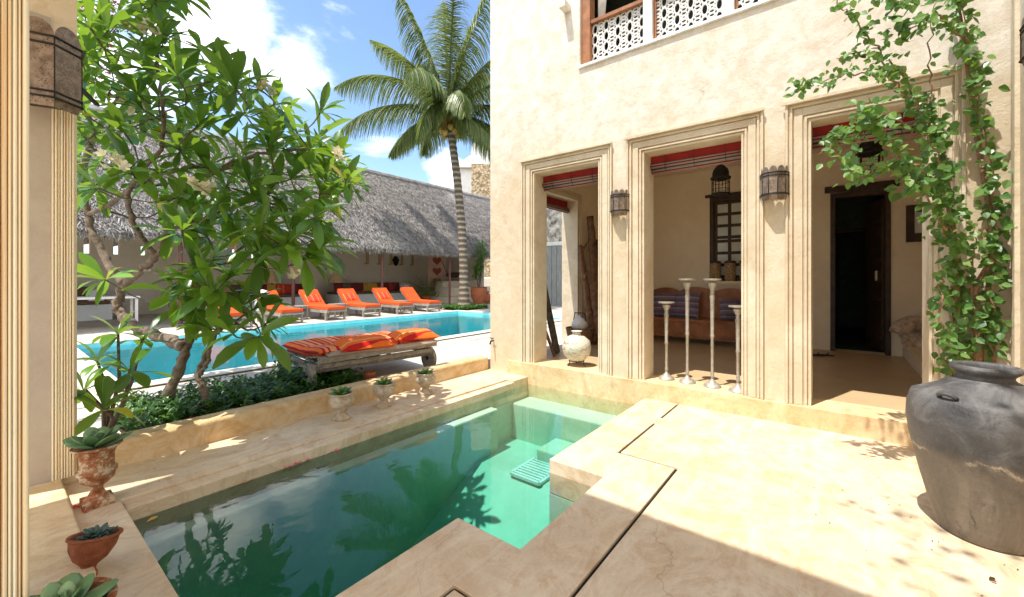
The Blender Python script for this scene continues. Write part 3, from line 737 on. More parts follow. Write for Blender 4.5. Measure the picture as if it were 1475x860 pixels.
wall_xz(m_, 20.6, 20.9, sx, [0, 2.35, 2.95, 3.6], lambda x, z: not (2.35 < z < 2.95 and any(s_ < x < s_ + .16 for s_ in slits)))
m_.box(SX0 - .3, SX0, 15.2, 20.9, 0, 3.6); m_.box(SX1 - 3.2, SX1 - 3.0, 16.6, 20.59, 0, 3.4)
m_.build('wall', M['shedwall'], shed)
for x in (-3.4, .1, 3.6, 6.87, 10.6, 14.6, 18.2):
    m_ = MB(); m_.tube([(x, 15.45, TZ), (x, 15.45, 2.95)], .055, 10); m_.build('post', M['postred'], shed, smooth='auto')
m_ = MB(); m_.bar((SX0, 15.45, 2.86), (SX1, 15.45, 2.86), .10, .12); m_.bar((SX0, 20.5, 3.35), (SX1, 20.5, 3.35), .1, .12); m_.build('beam', M['postred'], shed)
for k in range(5):
    x = 13.1 + k * .78
    m_ = MB(); m_.box(x, x + .16, 20.56, 20.601, 2.25, 2.95); m_.box(x - .10, x - .002, 20.57, 20.601, 2.25, 2.33); m_.build('niche', simple('ochre_niche_paint', (.50,.33,.14), .9), shed)
m_ = MB(); m_.box(SX0, SX1, 14.9, 20.6, TZ, TZ + .006); m_.build('shed_floor', simple('shed_floor_cement', (.44,.38,.30), .7, 0, .15, 1), shed)  # thin cement sheet, darker than the terrace flagstones

# built-in sofas with cushions
def sofa(x0, x1, y0, h, label):
    t_ = thing('masonry_sofa', label, 'sofa', ((x0 + x1)/2, y0 + .5, TZ), 'masonry sofas under the thatch')
    m_ = MB(); m_.box(x0, x1, y0, 20.3, TZ + .006, h - .1); m_.build('base', M['white'], t_, bevel=.02)
    m_ = MB(); m_.box(x0 + .05, x1 - .05, y0 + .02, 20.25, h - .098, h + .02); m_.build('seat_pad', M['brownc'], t_, bevel=.04, seg=3)
    m_ = MB(); m_.box(x1 - .55, x1 - .2, y0 + .05, y0 + .4, h + .021, h + .38); m_.build('armrest', M['white'], t_, bevel=.015)
    return t_
cush = None
def cushion_mesh(mats, w_=.52, h_=.48, t_=.15):
    mb = MB(); n = 8
    for s_ in (1, -1):
        vs = []
        for i in range(n + 1):
            for j in range(n + 1):
                u, v = i / n * 2 - 1, j / n * 2 - 1
                b_ = max(0, (1 - u**4) * (1 - v**4)) ** .5
                pin = 1 - .07 * (1 - abs(u)) * abs(v) - 0
                vs.append((u * w_/2 * (1 - .06 * (1 - v*v)), s_ * t_/2 * b_, h_/2 + v * h_/2 * (1 - .06 * (1 - u*u))))
        q = n + 1; fs = [(i*q+j, (i+1)*q+j, (i+1)*q+j+1, i*q+j+1) for i in range(n) for j in range(n)]
        mb.add(vs, fs if s_ < 0 else [tuple(reversed(f)) for f in fs])
    return mb
CM = {}
for cn in ('maroon', 'brownc', 'yellowc', 'redc', 'tanc', 'redstripe'):
    o = cushion_mesh(None).build('cushion', M[cn], None, smooth=True); CM[cn] = o
CW = {'maroon': 'maroon', 'brownc': 'brown', 'yellowc': 'ochre yellow', 'redc': 'bright red', 'tanc': 'tan', 'redstripe': 'red striped'}
used = set(); ORD = ['first','second','third','fourth','fifth','sixth','seventh','eighth','ninth','tenth','eleventh','twelfth']
def place_cushion(cn, loc, rz, tilt, label, group):
    if cn not in used: o = CM[cn]; used.add(cn)
    else: o = CM[cn].copy(); COL.objects.link(o)
    o.location = loc; o.rotation_euler = (tilt, 0, rz)
    tag(o, label, 'cushion', group); return o
SOFAS = [(-.6, 2.6, 18.9, .72, 'left'), (4.5, 9.6, 18.9, .74, 'middle'), (10.6, 15.0, 18.9, .76, 'right')]
SW = {'left': 'white masonry sofa seen behind the tree trunks at the left', 'middle': 'white masonry sofa behind the first three orange loungers', 'right': 'white masonry sofa beneath the row of ochre wall niches'}
SEQ = {'left': ['yellowc','brownc','maroon','tanc','brownc'], 'middle': ['redc','maroon','redstripe','tanc','brownc','maroon','maroon','yellowc','redstripe','redc','maroon'], 'right': ['maroon','brownc','maroon','maroon','yellowc','yellowc','brownc','maroon','redc','maroon']}
for x0, x1, y0, h, nm in SOFAS:
    sofa(x0, x1, y0, h, SW[nm])
    L_ = SEQ[nm]
    for k, cn in enumerate(L_):
        x = x0 + .35 + (x1 - x0 - 1.0) * k / (len(L_) - 1)
        place_cushion(cn, (x, 19.55 + rnd.uniform(-.06, .06), h + .02), rnd.uniform(-.25, .25), R(-14 + rnd.uniform(-4, 4)),
            '%s cushion, %s from the left on the %s masonry sofa under the thatch' % (CW[cn], ORD[k], nm), 'cushions on the masonry sofas')
# low table at far left, lamps, mask, hearts, steps
t_ = thing('low_table', 'pale low table in the shade of the shed at the far left', 'table', (1.9, 15.9, TZ))
m_ = MB(); m_.box(1.1, 2.7, 15.5, 16.3, .92, .98); m_.build('table_top', M['white'], t_, bevel=.006)
for x in (1.15, 2.6):
    for y in (15.55, 16.2): m_ = MB(); m_.box(x, x + .06, y, y + .06, TZ + .006, .919); m_.build('leg', M['white'], t_)
for k, (px, py, lab) in enumerate(((446, 408, 'table lamp with cone shade above the middle sofa'), (515, 404, 'table lamp with cone shade beside the right sofa'))):
    p = PD(px, py, 21.4); p.y = 19.95; p.x = [10.15 - 2.2, 11.0][k]
    z0 = .76
    t_ = thing('table_lamp', lab, 'lamp', (p.x, p.y, z0), 'cone lamps in the shed')
    m_ = MB(); m_.lathe([(.09,z0),(.05,z0+.1),(.03,z0+.5)], (p.x, p.y, 0), 12); m_.build('base', M['woodd'], t_, smooth=True)
    m_ = MB(); m_.lathe([(.36,z0+.5),(.10,z0+1.0),(.09,z0+1.0),(.34,z0+.49)], (p.x, p.y, 0), 20); m_.build('lamp_shade', M['canvas'], t_, smooth='auto')
p = Vector((15.05, 20.55, 2.5)); m_ = MB()
m_.ell(p, (.20,0,0), (0,.07,0), (0,0,.30), 12, 8); m_.ell(p + Vector((0,-.06,.0)), (.035,0,0), (0,.04,0), (0,0,.09)); 
for s_ in (-1,1): m_.ell(p + Vector((s_*.08,-.05,.09)), (.04,0,0), (0,.03,0), (0,0,.02)); m_.ell(p + Vector((s_*.2,0,.05)), (.04,0,0), (0,.03,0), (0,0,.07))
m_.ell(p + Vector((0,-.05,-.14)), (.07,0,0), (0,.03,0), (0,0,.02))
tag(m_.build('wall_mask', M['black'], None, smooth=True, origin=p), 'dark carved mask hanging on the shed wall below the niches', 'mask')
hp = thing('heart_panel', 'tall rose hanging panel with three rust hearts, right end of the shed', 'wall hanging', (16.2, 18.4, .9))
m_ = MB(); m_.bar((15.85, 18.6, 1.9), (16.85, 18.2, 1.9), .06, 2.0); m_.build('cloth', M['pinkcloth'], hp)
hd = Vector((1.0, -.4, 0)).normalized(); hn = Vector((-.4, -1, 0)).normalized()
for k in range(3):
    c_ = Vector((16.35, 18.4, 2.5 - k * .62)) + hn * .032; pts = []
    for j in range(24):
        a = 2 * math.pi * j / 24; pts.append((16 * math.sin(a) ** 3 / 16 * .27, (13*math.cos(a) - 5*math.cos(2*a) - 2*math.cos(3*a) - math.cos(4*a)) / 16 * .27))
    m_ = MB(); m_.add([c_ + hd * u + Vector((0,0,v)) for u, v in pts] + [c_ + hn * .02 + hd * u + Vector((0,0,v)) for u, v in pts],
        [tuple(range(24)), tuple(range(47, 23, -1))] + [(j, 24 + j, 24 + (j+1) % 24, (j+1) % 24) for j in range(24)]); m_.build('heart', M['heart'], hp)
st_ = thing('masonry_steps', 'pale stepped masonry platform beside the palm at the end of the shed', 'steps', (17.2, 17.5, TZ))
m_ = MB(); m_.box(15.4, 19.4, 16.2, 18.0, TZ + .007, .45); m_.box(15.9, 19.4, 16.9, 18.0, .451, .95); m_.box(15.9, 19.4, 17.4, 18, .951, 1.3); m_.build('step', M['shedwall'], st_, bevel=.02)
m_ = MB(); c_ = Vector((17.2, 17.7, 1.3))
m_.ell(c_ + Vector((0,0,.36)), (.75,0,0), (0,.28,0), (0,0,.16), 16, 8)
for s_ in (-.5, .5): m_.tube([c_ + Vector((s_, 0, 0)), c_ + Vector((s_ * .8, 0, .3))], .03)
m_.tube([c_ + Vector((-.6,0,.3)), c_ + Vector((-1.1,0,1.2))], .02)
tag(m_.build('wooden_stool', M['woodd'], None, smooth=True, origin=c_), 'dark carved wooden stool on top of the masonry steps', 'stool')
# potted palm in shed
def fronds(mb, c, n, L, seed, wd=.03, up=.8):
    r = random.Random(seed)
    for k in range(n):
        a = 2 * math.pi * k / n + r.uniform(-.3, .3); d_ = Vector((math.cos(a), math.sin(a), up * r.uniform(.4, 1.8))).normalized(); p = Vector(c); pts = [p.copy()]
        for i in range(6):
            d_ = (d_ + Vector((0,0,-.14))).normalized(); p = p + d_ * L / 6; pts.append(p.copy())
            for s_ in (-1, 1):
                sd_ = d_.cross(Vector((0,0,1))).normalized() * s_
                mb.leaf(p, (d_ * .8 + sd_), (0,0,1), L * .38, wd * 2, .5, .2, 2)
        mb.tube(pts, .008, 4)
t_ = thing('potted_palm', 'dark green potted palm in the shed between the right sofa and the steps', 'potted plant', (14.9, 17.6, TZ))
m_ = MB(); m_.lathe([(.16,TZ+.007),(.26,.5),(.28,.52),(.24,.52),(.2,.45)], (14.9,17.6,0), 18); m_.build('pot', M['terracotta'], t_, smooth='auto')
m_ = MB(); fronds(m_, (14.9,17.6,.5), 16, 1.3, 3, .035, 1.6); m_.build('foliage', M['frleaf'], t_)
# white rounded bollard
m_ = MB(); p = PG(378, 462, TZ); m_.lathe([(.22,TZ),(.22,.85),(.20,.98),(.12,1.08),(.0,1.12)], (p.x, p.y, 0), 20)
bo = thing('rounded_bollard', 'white rounded plaster bollard between the two leftmost orange loungers', 'bollard', (p.x, p.y, TZ)); m_.build('post', M['white'], bo, smooth='auto')
m_ = MB(); m_.tube([(p.x + .05, p.y - .235, .62), (p.x - .04, p.y - .235, .82)], .012); m_.build('hook', M['iron'], bo)

# ---------------------------------------------------------------- far loungers
def lounger(pillow):
    t_ = thing('sun_lounger', 'x', 'sun lounger', (0,0,0), 'orange loungers along the far side of the pool', 0, False)
    m_ = MB(); W, L = .66, 1.9     # foot at y=0, head at y=L ; local z from 0
    for s_ in (-1, 1): m_.bar((s_*W/2, 0, .30), (s_*W/2, L, .30), .05, .09)
    for k in range(13): m_.bar((-W/2+.03, .05 + k*.105, .335), (W/2-.03, .05 + k*.105, .335), .07, .02)
    m_.bar((-W/2, .02, .30), (W/2, .02, .30), .09, .05); m_.build('frame', M['greyl'], t_)
    for s_ in (-1, 1):
        for y in (.1, 1.55): m_ = MB(); m_.bar((s_*W/2, y, 0), (s_*W/2, y, .26), .06, .05, up=(1,0,0)); m_.build('leg', M['greyl'], t_)
    m_ = MB(); m_.bar((-W/2, .1, .10), (W/2, .1, .10), .03, .04); m_.build('stretcher', M['greyl'], t_)
    m_ = MB(); prof = [(0,.35),(.5,.36),(1.18,.37),(1.30,.40),(1.85,.92)]
    for k in range(len(prof) - 1):
        (ya, za), (yb, zb) = prof[k], prof[k+1]; n_ = Vector((0, -(zb-za), yb-ya)).normalized() * .09
        for xx in (0,):
            a = Vector((0, ya, za)); b_ = Vector((0, yb, zb)); w_ = Vector((W/2 - .01, 0, 0))
            m_.add([a-w_, a+w_, b_+w_, b_-w_, a-w_+n_, a+w_+n_, b_+w_+n_, b_-w_+n_], [(0,3,2,1),(4,5,6,7),(0,1,5,4),(1,2,6,5),(2,3,7,6),(3,0,4,7)])
    m_.build('mattress', M['orange'], t_)
    m_ = MB(); m_.bar((0, 1.26, .34), (0, 1.86, .88), W - .04, .03, up=(0,-1,1)); m_.build('backrest', M['greyl'], t_)
    if pillow:
        m_ = cushion_mesh(None, .58, .46, .14); rot = Matrix.Rotation(R(-46), 4, 'X')
        m_.v = [rot @ v + Vector((0, 1.32, .50)) for v in m_.v]; m_.build('pillow', M['redstripe'], t_, smooth=True)
    return t_
LPOS = ['half hidden by frangipani leaves, without pillow', 'beside the white bollard, with a red striped pillow', 'second from the bollard, with a red striped pillow', 'in the middle of the row, in front of the first post', 'second from the right, with a red striped pillow', 'nearest the palm trunk, with plain backrest']
protoP = lounger(True); protoN = lounger(False); first = {True: True, False: True}
for k in range(6):
    pil = k not in (0, 5); pr_ = protoP if pil else protoN
    x = 4.65 + 1.4 * k - .33; loc = (x + rnd.uniform(-.04,.04), 12.9 + rnd.uniform(-.08, .08), TZ); rz = R(rnd.uniform(-3, 4))
    if first[pil]: o = pr_; o.location = loc; o.rotation_euler.z = rz; first[pil] = False
    else: o = dup(pr_, loc, rz)
    o['label'] = 'orange sun lounger ' + LPOS[k]
sp = thing('side_table', 'x', 'side table', (0,0,0), 'small tables between the orange loungers', 0, False)
m_ = MB(); m_.box(-.25,.25,-.25,.25,.42,.46)
m_.build('table_top', M['greyl'], sp, bevel=.004)
for a_ in (-.21, .21):
    for b_ in (-.21, .21): m_ = MB(); m_.box(a_-.02,a_+.02,b_-.02,b_+.02,0,.42); m_.build('leg', M['greyl'], sp)
for k, lab in enumerate(('small pale table right of the orange lounger by the bollard', 'small pale table between the second and third red pillows', 'small pale table just left of the plain orange lounger by the palm')):
    x = (6.42, 7.82, 10.62)[k]; o = sp if k == 0 else dup(sp)
    o.location = (x, 14.1, TZ); o['label'] = lab

# ---------------------------------------------------------------- near double daybed
bed = thing('double_sun_bed', 'double wooden sun bed with folded red and peach striped mattress beside the large pool', 'sun bed', (3.36, 5.5, TZ)); bed.rotation_euler.z = R(-6)
BX0, BX1, YH, YF = 2.52, 4.20, 4.84, 6.2
m_ = MB()
for x in (BX0, (BX0+BX1)/2, BX1): m_.bar((x, YH, .40), (x, YF, .40), .055, .085)
m_.bar((BX0, YF, .40), (BX1, YF, .40), .05, .085); m_.bar((BX0, YH + .1, .36), (BX1, YH + .1, .36), .05, .07)
for k in range(12): m_.bar((BX0 + .03, YH + .08 + k * .105, .455), (BX1 - .03, YH + .08 + k * .105, .455), .075, .02)
m_.build('frame', M['grey'], bed, bevel=.004)
for x in (BX0, BX1):
    m_ = MB(); m_.bar((x, YF - .08, TZ), (x, YF - .08, .36), .06, .07, up=(1,0,0)); m_.build('leg', M['grey'], bed, bevel=.004)
for x in (BX0 - .03, BX1 + .03):
    m_ = MB(); 
    nseg = 28; vs = []
    for xx in (x - .025, x + .025):
        vs += [(xx, YH + .12 + .175 * math.cos(2*math.pi*j/nseg), TZ + .175 + .175 * math.sin(2*math.pi*j/nseg)) for j in range(nseg)]
    m_.add(vs, [tuple(range(nseg-1,-1,-1)), tuple(range(nseg, 2*nseg))] + [(j, (j+1)%nseg, nseg+(j+1)%nseg, nseg+j) for j in range(nseg)])
    wh = m_.build('wheel', M['grey'], bed, bevel=.006)
    m_ = MB(); m_.lathe([(.0,-.04),(.03,-.04),(.03,.04),(.0,.04)], (0,0,0), 12); m_.v = [Vector((x + v.z, YH + .12 + v.x, TZ + .175 + v.y)) for v in m_.v]; m_.build('hub', M['iron'], wh)
# raised back boards (two) sloping gently towards the viewer, handle rail
m_ = MB()
for (ya, yb, za, zb) in ((YH + .40, YH - .06, .475, .545),):
    for k in range(4):
        y = ya + (yb - ya) * (k + .5) / 4; z = za + (zb - za) * (k + .5) / 4
        m_.bar((BX0 + .02, y, z), (BX1 - .02, y, z), .085, .02)
m_.bar((BX0 + .0, YH - .08, .50), (BX1 + .02, YH - .08, .52), .05, .07); m_.bar((BX0 + .02, YH - .02, .42), (BX1 - .02, YH - .02, .42), .04, .06)
m_.build('backrest', M['grey'], bed, bevel=.004)
def softslab(mb, P, nx=20, ny=12, T_=.1, edge=.5, f=None):
    """P(u,v)->centre point; puffy closed slab"""
    for s_ in (1, -1):
        vs = []
        for i in range(nx + 1):
            for j in range(ny + 1):
                u, v = i / nx, j / ny; uu, vv = 2*u-1, 2*v-1
                b_ = max(0, (1 - uu**12) * (1 - vv**10)) ** edge
                p = Vector(P(u, v)); p.z += s_ * T_/2 * b_ + (f(u, v) if (f and s_ > 0) else 0)
                vs.append(p)
        q = ny + 1; fs = [(i*q+j, (i+1)*q+j, (i+1)*q+j+1, i*q+j+1) for i in range(nx) for j in range(ny)]
        mb.add(vs, fs if s_ > 0 else [tuple(reversed(x)) for x in fs])
m_ = MB(); softslab(m_, lambda u, v: (BX0 + .0 + u * (BX1 - BX0 - .04), YH - .06 + v * (YF - YH - .02), .545 + .045 * max(0, 1 - v * 3) + .008 * math.sin(u * 9 + v * 5)), 40, 24, .115, .4, lambda u, v: -.012 * math.exp(-((v - .5) * 16) ** 2))
mt = m_.build('mattress', M['bedstripe'], bed, smooth=True)
m_ = MB()
for zz in (.03, -.03):
    pts = [(BX0 + .07, YH + .02, .565 + zz), (BX1 - .05, YH + .02, .565 + zz)]; m_.tube(pts, .009, 6)
    m_.tube([(BX0 + .062, YH + .02, .555 + zz), (BX0 + .062, YH + .5, .52 + zz), (BX0 + .062, YF - .13, .52 + zz)], .009, 6)
m_.build('piping', M['piping'], mt, smooth=True)
# folded-over mattress edge lying on the boards: lining visible
m_ = MB(); softslab(m_, lambda u, v: (BX0 + .10 + u * (BX1 - BX0 - .06), YH - .13 + v * .22, .545 + .015 * math.sin(u * 7) + .03 * v), 30, 8, .07, .4)
m_.build('folded_edge', M['under'], mt, smooth=True)
def pillow3(name, c, lx, ly, T_, rz, tl, matn, par):
    mb = cushion_mesh(None, lx, ly, T_); mt_ = Matrix.Translation(c) @ Matrix.Rotation(rz, 4, 'Z') @ Matrix.Rotation(R(-90) + tl, 4, 'X')
    mb.v = [mt_ @ (v - Vector((0, 0, ly/2))) for v in mb.v]; return mb.build(name, matn, par, smooth=True)
p1 = pillow3('pillow', Vector((3.08, 4.88, .635)), .76, .36, .14, R(-5), R(14), M['pilstripe'], None); p1.location = (0,0,0)
def recentre(o):
    me = o.data; c_ = sum((v.co for v in me.vertices), Vector()) / len(me.vertices)
    for v in me.vertices: v.co -= c_
    o.location = o.location + c_
recentre(p1); tag(p1, 'orange striped pillow slumped on the left half of the double sun bed', 'pillow')
p2 = pillow3('pillow', Vector((3.86, 4.85, .655)), .72, .36, .15, R(-9), R(10), M['pilstripe'], None); recentre(p2); tag(p2, 'pointed orange and red pillow on the right half of the double sun bed', 'pillow')
# small red pot on terrace behind the wall
p = Vector((3.13, 4.86, TZ)); t_ = thing('small_red_pot', 'small empty terracotta pot behind the low wall near the sun bed', 'pot', p)
m_ = MB(); m_.lathe([(.055,0),(.085,.12),(.095,.12),(.095,.15),(.082,.15),(.07,.05),(0,.05)], p, 20); m_.build('pot', M['terracotta'], t_, smooth='auto')

# ---------------------------------------------------------------- palm and buildings beyond
palm = thing('coconut_palm', 'tall coconut palm with ringed trunk beyond the right end of the large pool', 'palm tree', (13.1, 12.95, .07))
base = Vector((13.1, 12.95, .0)); top = PD(646, 178, 18.2)
m_ = MB(); pts = []; rad = []
for k in range(60):
    u = k / 59; p = base.lerp(top, u); p += RT * (.25 * math.sin(u * math.pi * .9) * (1 - u * .3)); pts.append(p)
    r_ = .165 + .16 * math.exp(-u * 16) + .03 * (1 - u); rad.append(r_ * (1 + (.05 if k % 2 else -.03)))
m_.tube(pts, rad, 14); m_.build('trunk', M['palmbark'], palm, smooth=True)
top = top + Vector((0,0,.0)); ctr = top + Vector((0,0,.55))
FR = [(-.95,.85,-.1,5.4,1.25),(-1,.22,-.2,5.0,1.0),(-.62,1,.1,5.2,.75),(-.32,1,-.15,5.4,.45),(-.05,1,.1,5.3,.35),(.28,1,-.1,5.3,.5),(.6,1,.1,5.2,.8),(.95,.7,-.2,5,1.1),(1,.3,0,4.8,1.1),
      (.9,-.1,.2,4.2,.9),(.75,-.3,-.3,3.4,.9),(-.35,.05,-1,3.4,1.8),(.35,.35,-1,4.2,1.6),(-.2,.55,-1,4.6,1.3),(.0,.6,1,4.8,1.0),(-.5,.4,1,4.8,1.1),(.6,.3,1,4.8,1.2),(-.75,.05,.45,4.2,.9),(.25,.9,.6,5,.6),(-.35,.95,.5,5,.6),(.12,1,-.5,5,.5),(-.2,.2,-1,2.8,2.2)]
r_ = random.Random(11)
for (a, b_, c_, L_, dr_) in FR:
    m_ = MB(); d_ = (RT * a + FW * c_ + Vector((0,0,b_))).normalized(); p = ctr.copy(); pts = []; n = 46
    seg = []
    for i in range(n + 1):
        pts.append(p.copy()); seg.append(d_.copy()); d_ = (d_ + Vector((0,0,-dr_ * (.4 + 1.2 * i / n) / n * 1.25))).normalized(); p = p + d_ * L_ / n
    m_.tube(pts, [.045 * (1 - i / (n + 2)) + .006 for i in range(n + 1)], 5)
    for i in range(4, n + 1):
        u = i / n
        for q in range(4):
            for s_ in (-1, 1):
                base_ = pts[i-1].lerp(pts[i], q * .25 + .05) if i > 0 else pts[i]
                sd_ = seg[i].cross(Vector((0,0,1))); sd_ = (sd_.normalized() if sd_.length > .05 else RT.copy()) * s_
                ll = L_ * .26 * (math.sin(math.pi * min(1, u * .92 + .1)) ** .6 + .15) * r_.uniform(.8, 1.1)
                dd = seg[i] * (.75 + .5 * u) + sd_ * 1.0 + Vector((0,0,-.25 + .35 * r_.random()))
                m_.leaf(base_, dd, (0,0,1), ll, .058, 1.3 + 1.3 * r_.random(), .3, 3, shape=lambda t: 1 - .85 * t)
    m_.build('frond', M['palmleaf'], palm)
m_ = MB()
for k in range(9): 
    a = k * .7; m_.ell(top + Vector((math.cos(a) * .32, math.sin(a) * .32, -.25 - .12 * (k % 3))), (.13,0,0), (0,.13,0), (0,0,.16), 8, 6)
m_.build('coconut_cluster', M['palmseed'], palm, smooth=True)
m_ = MB()
for k in range(40): 
    a = r_.uniform(0, 6.28); e = top + Vector((math.cos(a) * r_.uniform(.3, .7), math.sin(a) * r_.uniform(.3, .7), r_.uniform(-.7, .5))); m_.tube([top, top.lerp(e, .5) + Vector((0,0,.1)), e], [.04, .03, .01], 4)
m_.build('crown_fibre', M['palmseed'], palm)

def gcover(mb, n, fn, hz, seed, sc=1.0):
    r = random.Random(seed)
    for k in range(n):
        p = Vector(fn(r)); h_ = hz * r.uniform(.35, 1.0); tip = p + Vector((r.uniform(-.08,.08), r.uniform(-.08,.08), h_))
        for q in range(9):
            a = q * 2.4 + r.random(); u = r.uniform(.25, 1); b_ = p.lerp(tip, u)
            mb.leaf(b_, (math.cos(a), math.sin(a), r.uniform(.2, 1.3)), (0,0,1), r.uniform(.045,.075) * sc, .034 * sc, .3, .2, 2)
m_ = MB(); gcover(m_, 260, lambda r: (r.uniform(PBX0, PBX1), r.uniform(PBY0, PBY1), .07), .22, 5, 2.2)
tag(m_.build('ground_cover', M['gleaf'], None, origin=(13.2,13,.07)), 'dark green ground cover around the foot of the coconut palm', 'ground cover', None, 'stuff')

# tower and coral house
tw = thing('white_tower_house', 'white tower with a small grey pointed thatch roof far behind the shed', 'house', PG(668, 430, 0))
def ax_box(mb, px0, px1, y_top, y_bot, d, dep):
    a = PD(px0, y_top, d); b_ = PD(px1, y_bot, d); c_ = (a + b_) / 2 + FW * dep / 2
    mb.obox(c_, RT * ((b_ - a).dot(RT) / 2), FW * dep / 2, Vector((0,0,(a.z - b_.z) / 2)))
m_ = MB(); ax_box(m_, 655, 690, 238, 399, 46, 5); m_.build('wall', M['white'], tw)
m_ = MB(); a = PD(650, 241, 45.4); b_ = PD(694, 241, 45.4); c_ = b_ + FW * 6.4; d_ = a + FW * 6.4; ap = (a + b_ + c_ + d_) / 4 + Vector((.0, 0, 3.0)); ap = ap + RT * 1.2
m_.add([a, b_, c_, d_, ap], [(0,1,4),(1,2,4),(2,3,4),(3,0,4),(0,3,2,1)]); m_.build('roof', M['thatch'], tw)
m_ = MB(); ax_box(m_, 661.5, 663.5, 249, 258, 45.95, .1); m_.build('window', M['black'], tw)
ch = thing('coral_stone_house', 'tan coral stone house with white parapet behind the palm trunk', 'house', PD(700, 399, 38))
m_ = MB(); ax_box(m_, 679, 760, 236, 399, 38, 6); m_.build('wall', M['coral'], ch)
m_ = MB(); ax_box(m_, 679, 760, 206, 235.8, 38, 5.9); m_.build('parapet', M['parapet'], ch)
# boundary wall with a grey gate at the far right of the terrace
bw_ = thing('boundary_wall', 'rough grey coral stone boundary wall seen through the side veranda opening', 'wall', (18.6, 12, 0))
m_ = MB(); m_.box(18.6, 19, 4, 16.2, 0, 1.0); m_.build('base', M['white'], bw_)
m_ = MB(); m_.box(18.65, 19, 4, 16.2, 1.001, 5.2); m_.build('wall', simple('rough_grey_coral', (.30,.28,.25), .95, 0, .7, 3, 1, 6), bw_)
gt = thing('grey_gate', 'weathered grey board gate in the boundary wall beyond the veranda', 'gate', (17.4, 12, TZ))
m_ = MB()
for k in range(10): m_.box(17.4, 17.46, 9.6 + k * .3, 9.6 + k * .3 + .28, TZ + .02, 3.1)
m_.build('board_panel', M['gate'], gt); m_ = MB(); m_.box(17.36, 17.5, 9.4, 12.8, 3.1, 3.28); m_.box(17.36,17.5,9.4,9.58,TZ,3.1); m_.box(17.36,17.5,12.62,12.8,TZ,3.1); m_.build('frame', M['white'], gt)
# pots and shrub right of the palm
pp = PG(690, 438, TZ); t_ = thing('potted_dragon_plant', 'tall spiky shrub in a terracotta pot right of the coconut palm', 'potted plant', pp)
m_ = MB(); m_.lathe([(.24,0),(.42,.35),(.45,.75),(.42,.85),(.46,.9),(.38,.9),(.3,.7)], pp, 20); m_.build('pot', M['terracotta'], t_, smooth='auto')
m_ = MB(); s2 = MB(); r_ = random.Random(4)
for k in range(5):
    a = r_.uniform(0, 6.28); e = pp + Vector((math.cos(a) * .3, math.sin(a) * .3, r_.uniform(1.7, 3.4))); s2.tube([pp + Vector((0,0,.8)), pp.lerp(e, .5) + Vector((.05,0,.1)), e], [.04,.03,.02], 5)
    for u in (.55, .7, .85, 1.0):
        c_ = (pp + Vector((0,0,.8))).lerp(e, u)
        for q in range(26):
            b_ = r_.uniform(0, 6.28); m_.leaf(c_, (math.cos(b_), math.sin(b_), r_.uniform(-.4, 1.2)), (0,0,1), r_.uniform(.35,.55), .06, .5, .2, 2)
s2.build('stem', M['twig'], t_); m_.build('foliage', M['vleaf'], t_)
pp = PG(699, 437.5, TZ); t_ = thing('round_clay_pot', 'squat round clay pot beside the tall potted shrub', 'pot', pp)
m_ = MB(); m_.lathe([(.16,0),(.34,.2),(.36,.38),(.2,.56),(.18,.6),(.24,.66),(.2,.66),(.14,.6)], pp, 20); m_.build('pot', M['terracotta'], t_, smooth='auto')

# ---------------------------------------------------------------- frangipani
def leaf_cluster(mb, tip, axis, n, L, r, W=.30):
    axis = Vector(axis).normalized(); u = axis.orthogonal().normalized(); w = axis.cross(u)
    for k in range(n):
        a = k * 2.39996 + r.uniform(-.2, .2); sp_ = r.uniform(.75, 1.75) if k > 2 else r.uniform(.2, .6)
        d_ = axis * math.cos(sp_) + (u * math.cos(a) + w * math.sin(a)) * math.sin(sp_)
        l_ = L * r.uniform(.65, 1.1)
        mb.leaf(Vector(tip) - axis * .03 * r.random(), d_, axis * .7 + Vector((0,0,.6)), l_, l_ * W * r.uniform(.85, 1.1), r.uniform(.3, 1.25), r.uniform(.10, .4), 5,
                shape=lambda t: .10 + 1.0 * math.sin(math.pi * min(1, t ** 1.5 * .985)) ** .8 if t > .12 else .10)
def flowers(mb, c, n, r, s=.055):
    for k in range(n):
        o = Vector(c) + Vector((r.uniform(-.07,.07), r.uniform(-.07,.07), r.uniform(-.03,.08))); ax = Vector((r.uniform(-1,1), r.uniform(-1,1), r.uniform(.2,1.2))).normalized(); u = ax.orthogonal().normalized(); w = ax.cross(u)
        for q in range(5):
            a = q * 1.2566; mb.leaf(o, (u * math.cos(a) + w * math.sin(a)) + ax * .55, ax, s, s * .62, -.1, .25, 3)
tree = thing('frangipani_tree', 'gnarled frangipani with clustered oblong leaves rooted in the planting bed', 'tree', PG(236, 592, .08))
